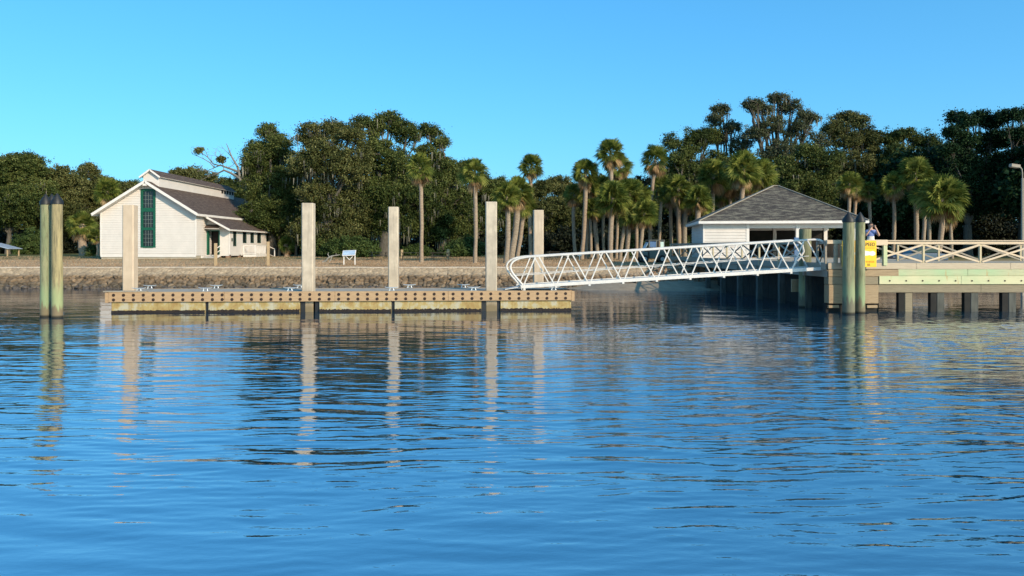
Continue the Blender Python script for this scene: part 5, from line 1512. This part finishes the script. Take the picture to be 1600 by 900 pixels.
# ------------------------------------------------------------------ palms
def palm_crown(seed, n=34, R=1.0, dead=12, droop=.34):
    """sabal crown with unit leaf reach R; returns live and dead quads"""
    rng = np.random.default_rng(seed); outs = {0: ([], []), 1: ([], [])}
    def leaf(az, el, L, kind, pet=.42):
        vs, fs = outs[kind]
        d = np.array([math.cos(az)*math.cos(el), math.sin(az)*math.cos(el), math.sin(el)])
        up = np.array([0, 0, 1.0]); side = np.cross(d, up); side /= np.linalg.norm(side)+1e-9
        nrm = np.cross(side, d); ro = rng.normal()*(.25 if el > .9 else .75); side, nrm = side*math.cos(ro)+nrm*math.sin(ro), nrm*math.cos(ro)-side*math.sin(ro)
        p0 = np.array([0, 0, 0.0]); hub = d*L*pet+np.array([0, 0, -.10*L*max(0, 1-el)*.3])
        w = .014
        b = len(vs); vs += [p0-side*w, p0+side*w, hub+side*w, hub-side*w]; fs.append((b, b+1, b+2, b+3))
        ns = 19; fl = L*(1-pet)*1.08
        for k in range(ns):
            a = (k/(ns-1)-.5)*2*math.radians(112 if kind == 0 else 60)*rng.uniform(.95, 1.05)
            fold = .22*abs(math.sin(a))
            dd = d*math.cos(a)+side*math.sin(a)+nrm*fold*.5
            l = fl*(.72+.28*math.cos(a*.9))*rng.uniform(.88, 1.05)
            dr = (droop*rng.uniform(.7, 1.3)+(.35 if kind else 0))
            q1 = hub+dd*l*.55+np.array([0, 0, -l*.10*dr]); q2 = hub+dd*l*.92+np.array([0, 0, -l*.62*dr])
            t = np.cross(dd, nrm); t /= np.linalg.norm(t)+1e-9; w2 = .028*L
            b = len(vs)
            vs += [hub, q1-t*w2, q2, q1+t*w2]; fs.append((b, b+1, b+2, b+3))
    ga = 2.39996
    for k in range(n):
        u = (k+.5)/n; el = math.radians(88-128*u**.95)+rng.normal()*.10
        leaf(k*ga+rng.normal()*.2, el, R*rng.uniform(.88, 1.08)*(.92 if u < .2 else 1), 0, rng.uniform(.40, .52))
    for k in range(dead):
        leaf(k*ga+rng.normal()*.4, math.radians(rng.uniform(-78, -40)), R*rng.uniform(.7, .95), 1, rng.uniform(.35, .5))
    return [(np.array(v), np.array(f)) for v, f in (outs[0], outs[1])]
crowns = []
for k in range(5):
    (v0, f0), (v1, f1) = palm_crown(40+k, n=[56, 62, 48, 74, 50][k], dead=[8, 5, 14, 6, 18][k])
    a = np_mesh('palm_crown_source', v0, f0, M['palmleaf']); b = np_mesh('palm_skirt_source', v1, f1, M['palmdead'])
    crowns.append((a.data, b.data)); bpy.data.objects.remove(a); bpy.data.objects.remove(b)
NP = 0
def palm(px_b, px_t, pyc, rpx, D, tw, label, group, kind=None, bend=0.0):
    global NP; NP += 1
    rnd = random.Random(NP*13)
    xb, xt = WX(px_b, D), WX(px_t, D); z = gz(xb, D); R = rpx*D/F*.93; bend = bend+rnd.uniform(-.16, .16); tw = tw*.82
    root = empty('palm_tree', (xb, D, z), label, 'palm tree', group)
    top = Vector((xt-xb, rnd.uniform(-.3, .3), WZ(pyc+rpx*.18, D)-z))
    m = MB(); r = tw/2*D/F; n = 9; pts = []; rad = []
    for k in range(n):
        t = k/(n-1)
        p = Vector((0,0,0)).lerp(top, t)+Vector((bend*math.sin(t*math.pi)+rnd.uniform(-.02,.02), 0, 0))
        if k == 0: p.z = -.3
        pts.append(p); rad.append(r*(1.22 if k == 0 else 1.0)*rnd.uniform(.93, 1.06)*(1.12 if t > .8 else 1)*(.45 if k == n-1 else 1))
    m.tube(pts, rad, 12); m.build('trunk', M['trunkpalm'], root, smooth=True)
    kk = (NP % 5) if kind is None else kind
    for nm, me in (('fronds', crowns[kk][0]), ('dead_fronds', crowns[kk][1])):
        o = bpy.data.objects.new(nm, me); link(o, root)
        o.location = top; o.scale = (R, R, R*rnd.uniform(1.02, 1.18)); o.rotation_euler = (rnd.uniform(-.1, .1), rnd.uniform(-.1, .1), rnd.uniform(0, 6.28))
    return root
PG = 'cabbage palms behind the gangway'; PGR = 'cabbage palms behind the pier railing'; PGL = 'palms at the left by the wood'; PGM = 'cabbage palms by the big oak mass'
palm(658.5, 656, 256, 29, 65.5, 7.5, 'lone slim palm in front of the big oaks, right of the third concrete pile', PGM, 2, .15)
palm(742.5, 741, 264, 31, 65, 7.5, 'palm with a rounded crown just left of the tallest concrete pile', PGM, 0)
palm(829, 830, 256, 26, 84, 6.5, 'palm whose round crown stands alone against the sky above the gangway foot pile', PG, 1)
palm(790, 792, 302, 28, 66, 10, 'stout trunked palm, left one of the close trio right of the tallest concrete pile', PG, 3)
palm(797, 809, 293, 33, 68, 12, 'thick leaning palm, middle one of the close trio right of the tallest concrete pile', PG, 0, .2)
palm(807, 818, 314, 26, 71, 8, 'shorter palm, right one of the close trio right of the tallest concrete pile', PG, 1)
palm(899, 897, 300, 22, 80, 6.5, 'short slim palm at the left end of the palm clump behind the gangway', PG, 2)
palm(908.5, 915, 264, 29, 77, 8, 'tall palm at the left side of the palm clump, second trunk from its left end', PG, 0)
palm(917, 920, 290, 24, 79, 6.5, 'palm partly hidden under the tall left palm of the clump', PG, 4)
palm(934, 928, 322, 24, 78, 8, 'short palm with a low crown left of the clump centre', PG, 3)
palm(953, 954, 234, 31, 76, 8, 'highest palm of the clump, its crown against the sky', PG, 1)
palm(963, 968, 254, 28, 80, 6, 'tall palm with tan dead fronds just right of the highest palm', PG, 4)
palm(953.5, 958, 303, 36, 71, 10, 'full crowned palm standing foremost in the clump below the highest palm', PG, 3)
palm(968, 984, 296, 30, 76, 7, 'palm with a bushy crown right of the foremost one in the clump', PG, 1)
palm(978.5, 983, 330, 27, 76, 9, 'low palm with a thick trunk right of the clump centre', PG, 0)
palm(995, 997, 300, 30, 80, 6.5, 'palm behind the two low ones left of the grey cart', PG, 4)
palm(1000, 1007, 328, 28, 75, 7.5, 'low yellow green palm directly left of the grey cart', PG, 3)
palm(924, 923, 300, 20, 84, 5.5, 'slim shaded palm in the gap inside the left half of the palm clump', PG, 2)
palm(943, 942, 286, 22, 84, 5.5, 'slim palm behind the highest palm of the clump, to its left', PG, 0)
palm(1030, 1036, 286, 24, 86, 6, 'slim palm rising directly behind the roof of the grey cart', PG, 4)
palm(1126, 1128, 300, 24, 86, 6, 'palm just behind the left slope of the pavilion roof', PG, 1)
palm(1143, 1140, 282, 26, 85, 6.5, 'dim palm between the tall one and the big crowned one over the roof', PG, 2)
palm(1016, 1024, 244, 28, 83, 7, 'very tall slim palm leaning right above the grey cart', PG, 2, -.15)
palm(1048.5, 1047, 300, 25, 82, 6.5, 'slim palm just right of the grey cart', PG, 1)
palm(1061, 1059, 288, 28, 80, 8.5, 'palm with a reddish trunk right of the grey cart', PG, 0)
palm(1070, 1073, 308, 23, 80, 9, 'short palm with a lumpy trunk between the grey cart and the pavilion', PG, 4)
palm(1084, 1091, 304, 28, 76, 10, 'thick palm leaning right just left of the pavilion roof corner', PG, 3)
palm(1096.5, 1097, 318, 24, 79, 6, 'slim low palm touching the left corner of the pavilion roof', PG, 2)
palm(1114, 1114, 268, 33, 82, 7.5, 'tall palm above the left slope of the pavilion roof', PG, 0)
palm(1153, 1161, 258, 36, 78, 9, 'big crowned palm left of the pavilion roof peak', PG, 3)
palm(1165, 1170, 276, 26, 84, 7, 'palm half hidden behind the big crowned one left of the roof peak', PG, 4)
palm(1177, 1187, 268, 34, 80, 8, 'palm nearest the pavilion roof peak, right of the big crowned one', PG, 1)
palm(1324, 1326, 282, 25, 82, 6.5, 'small crowned palm right of the pavilion roof', PGR, 2)
palm(1334, 1337, 292, 20, 86, 6, 'thin palm tucked behind the small crowned one right of the pavilion roof', PGR, 4)
palm(1357.5, 1358.5, 295, 19, 82, 6, 'smallest palm, behind the person on the pier', PGR, 2)
palm(1394.5, 1395, 284, 26, 80, 7, 'thin crowned palm with a straight pale trunk right of the person', PGR, 4)
palm(1432, 1430, 264, 35, 79, 8.5, 'tall full palm left of the largest palm at the right', PGR, 1)
palm(1441, 1447, 296, 30, 77, 7, 'palm behind the left side of the largest palm at the right', PGR, 0)
palm(1452, 1452, 308, 26, 84, 7, 'shaded palm hidden behind the largest palm at the right', PGR, 4)
palm(1464.5, 1470, 302, 46, 70, 9.5, 'largest palm with a huge dense crown at the right', PGR, 3)
palm(1488, 1486, 326, 26, 83, 6, 'dark low palm just right of the largest palm', PGR, 0)
palm(131, 129, 345, 27, 98, 15, 'short stout palm left of the white house', PGL, 4)
palm(166, 166, 293, 27, 106, 8, 'palm crown rising above the left eave of the white house', PGL, 0)
palm(153, 150, 366, 15, 94, 6, 'very short palm beside the left wall of the white house', PGL, 1)
palm(448, 447, 378, 17, 92, 8, 'low palm with tan dead fronds just right of the house end', PGM, 4)
palm(436, 437, 330, 20, 96, 6, 'slim shaded palm trunk just right of the house end', PGM, 0)
palm(462, 463, 340, 18, 97, 5, 'slim shaded palm between the house end and the second concrete pile', PGM, 0)
for px, lb in ((583, 'leftmost of three sunlit trunks far under the oaks'), (592, 'middle one of three sunlit trunks far under the oaks'), (599, 'rightmost of three sunlit trunks far under the oaks')):
    palm(px, px+1, 325, 20, 108, 5.5, lb, 'sunlit palms far under the oaks', 0)

# ------------------------------------------------------------------ lawn grass
rng = np.random.default_rng(2)
n = 90000
y = 56.9+(rng.random(n)**1.5)*34; x = (rng.random(n)-.5)*2*(y*.72); x = np.where(x > 13, x-30, x)
y = np.maximum(y, wall_y(x)+2.75)
inh = (x > XL_-.1) & (x < LX+.1) & (y > 79.9)
x = x[~inh]; y = y[~inh]; n = len(x)
z = ground_z(x, y); h = rng.uniform(.03, .10, n)*(1+.8*(rng.random(n) > .93)); a = rng.uniform(0, math.pi, n); w = rng.uniform(.012, .035, n)
t = np.stack([np.cos(a)*w, np.sin(a)*w, np.zeros(n)], 1); p = np.stack([x, y, z-.01], 1)
tip = p+np.stack([rng.normal(size=n)*.03, rng.normal(size=n)*.03, h], 1)
v = np.stack([p-t, p+t, tip], 1).reshape(-1, 3)
o = np_mesh('lawn_grass', v, np.arange(n*3).reshape(n, 3), M['grassblade']); tag(o, 'short dry winter grass over the lawn', 'grass', kind='stuff')
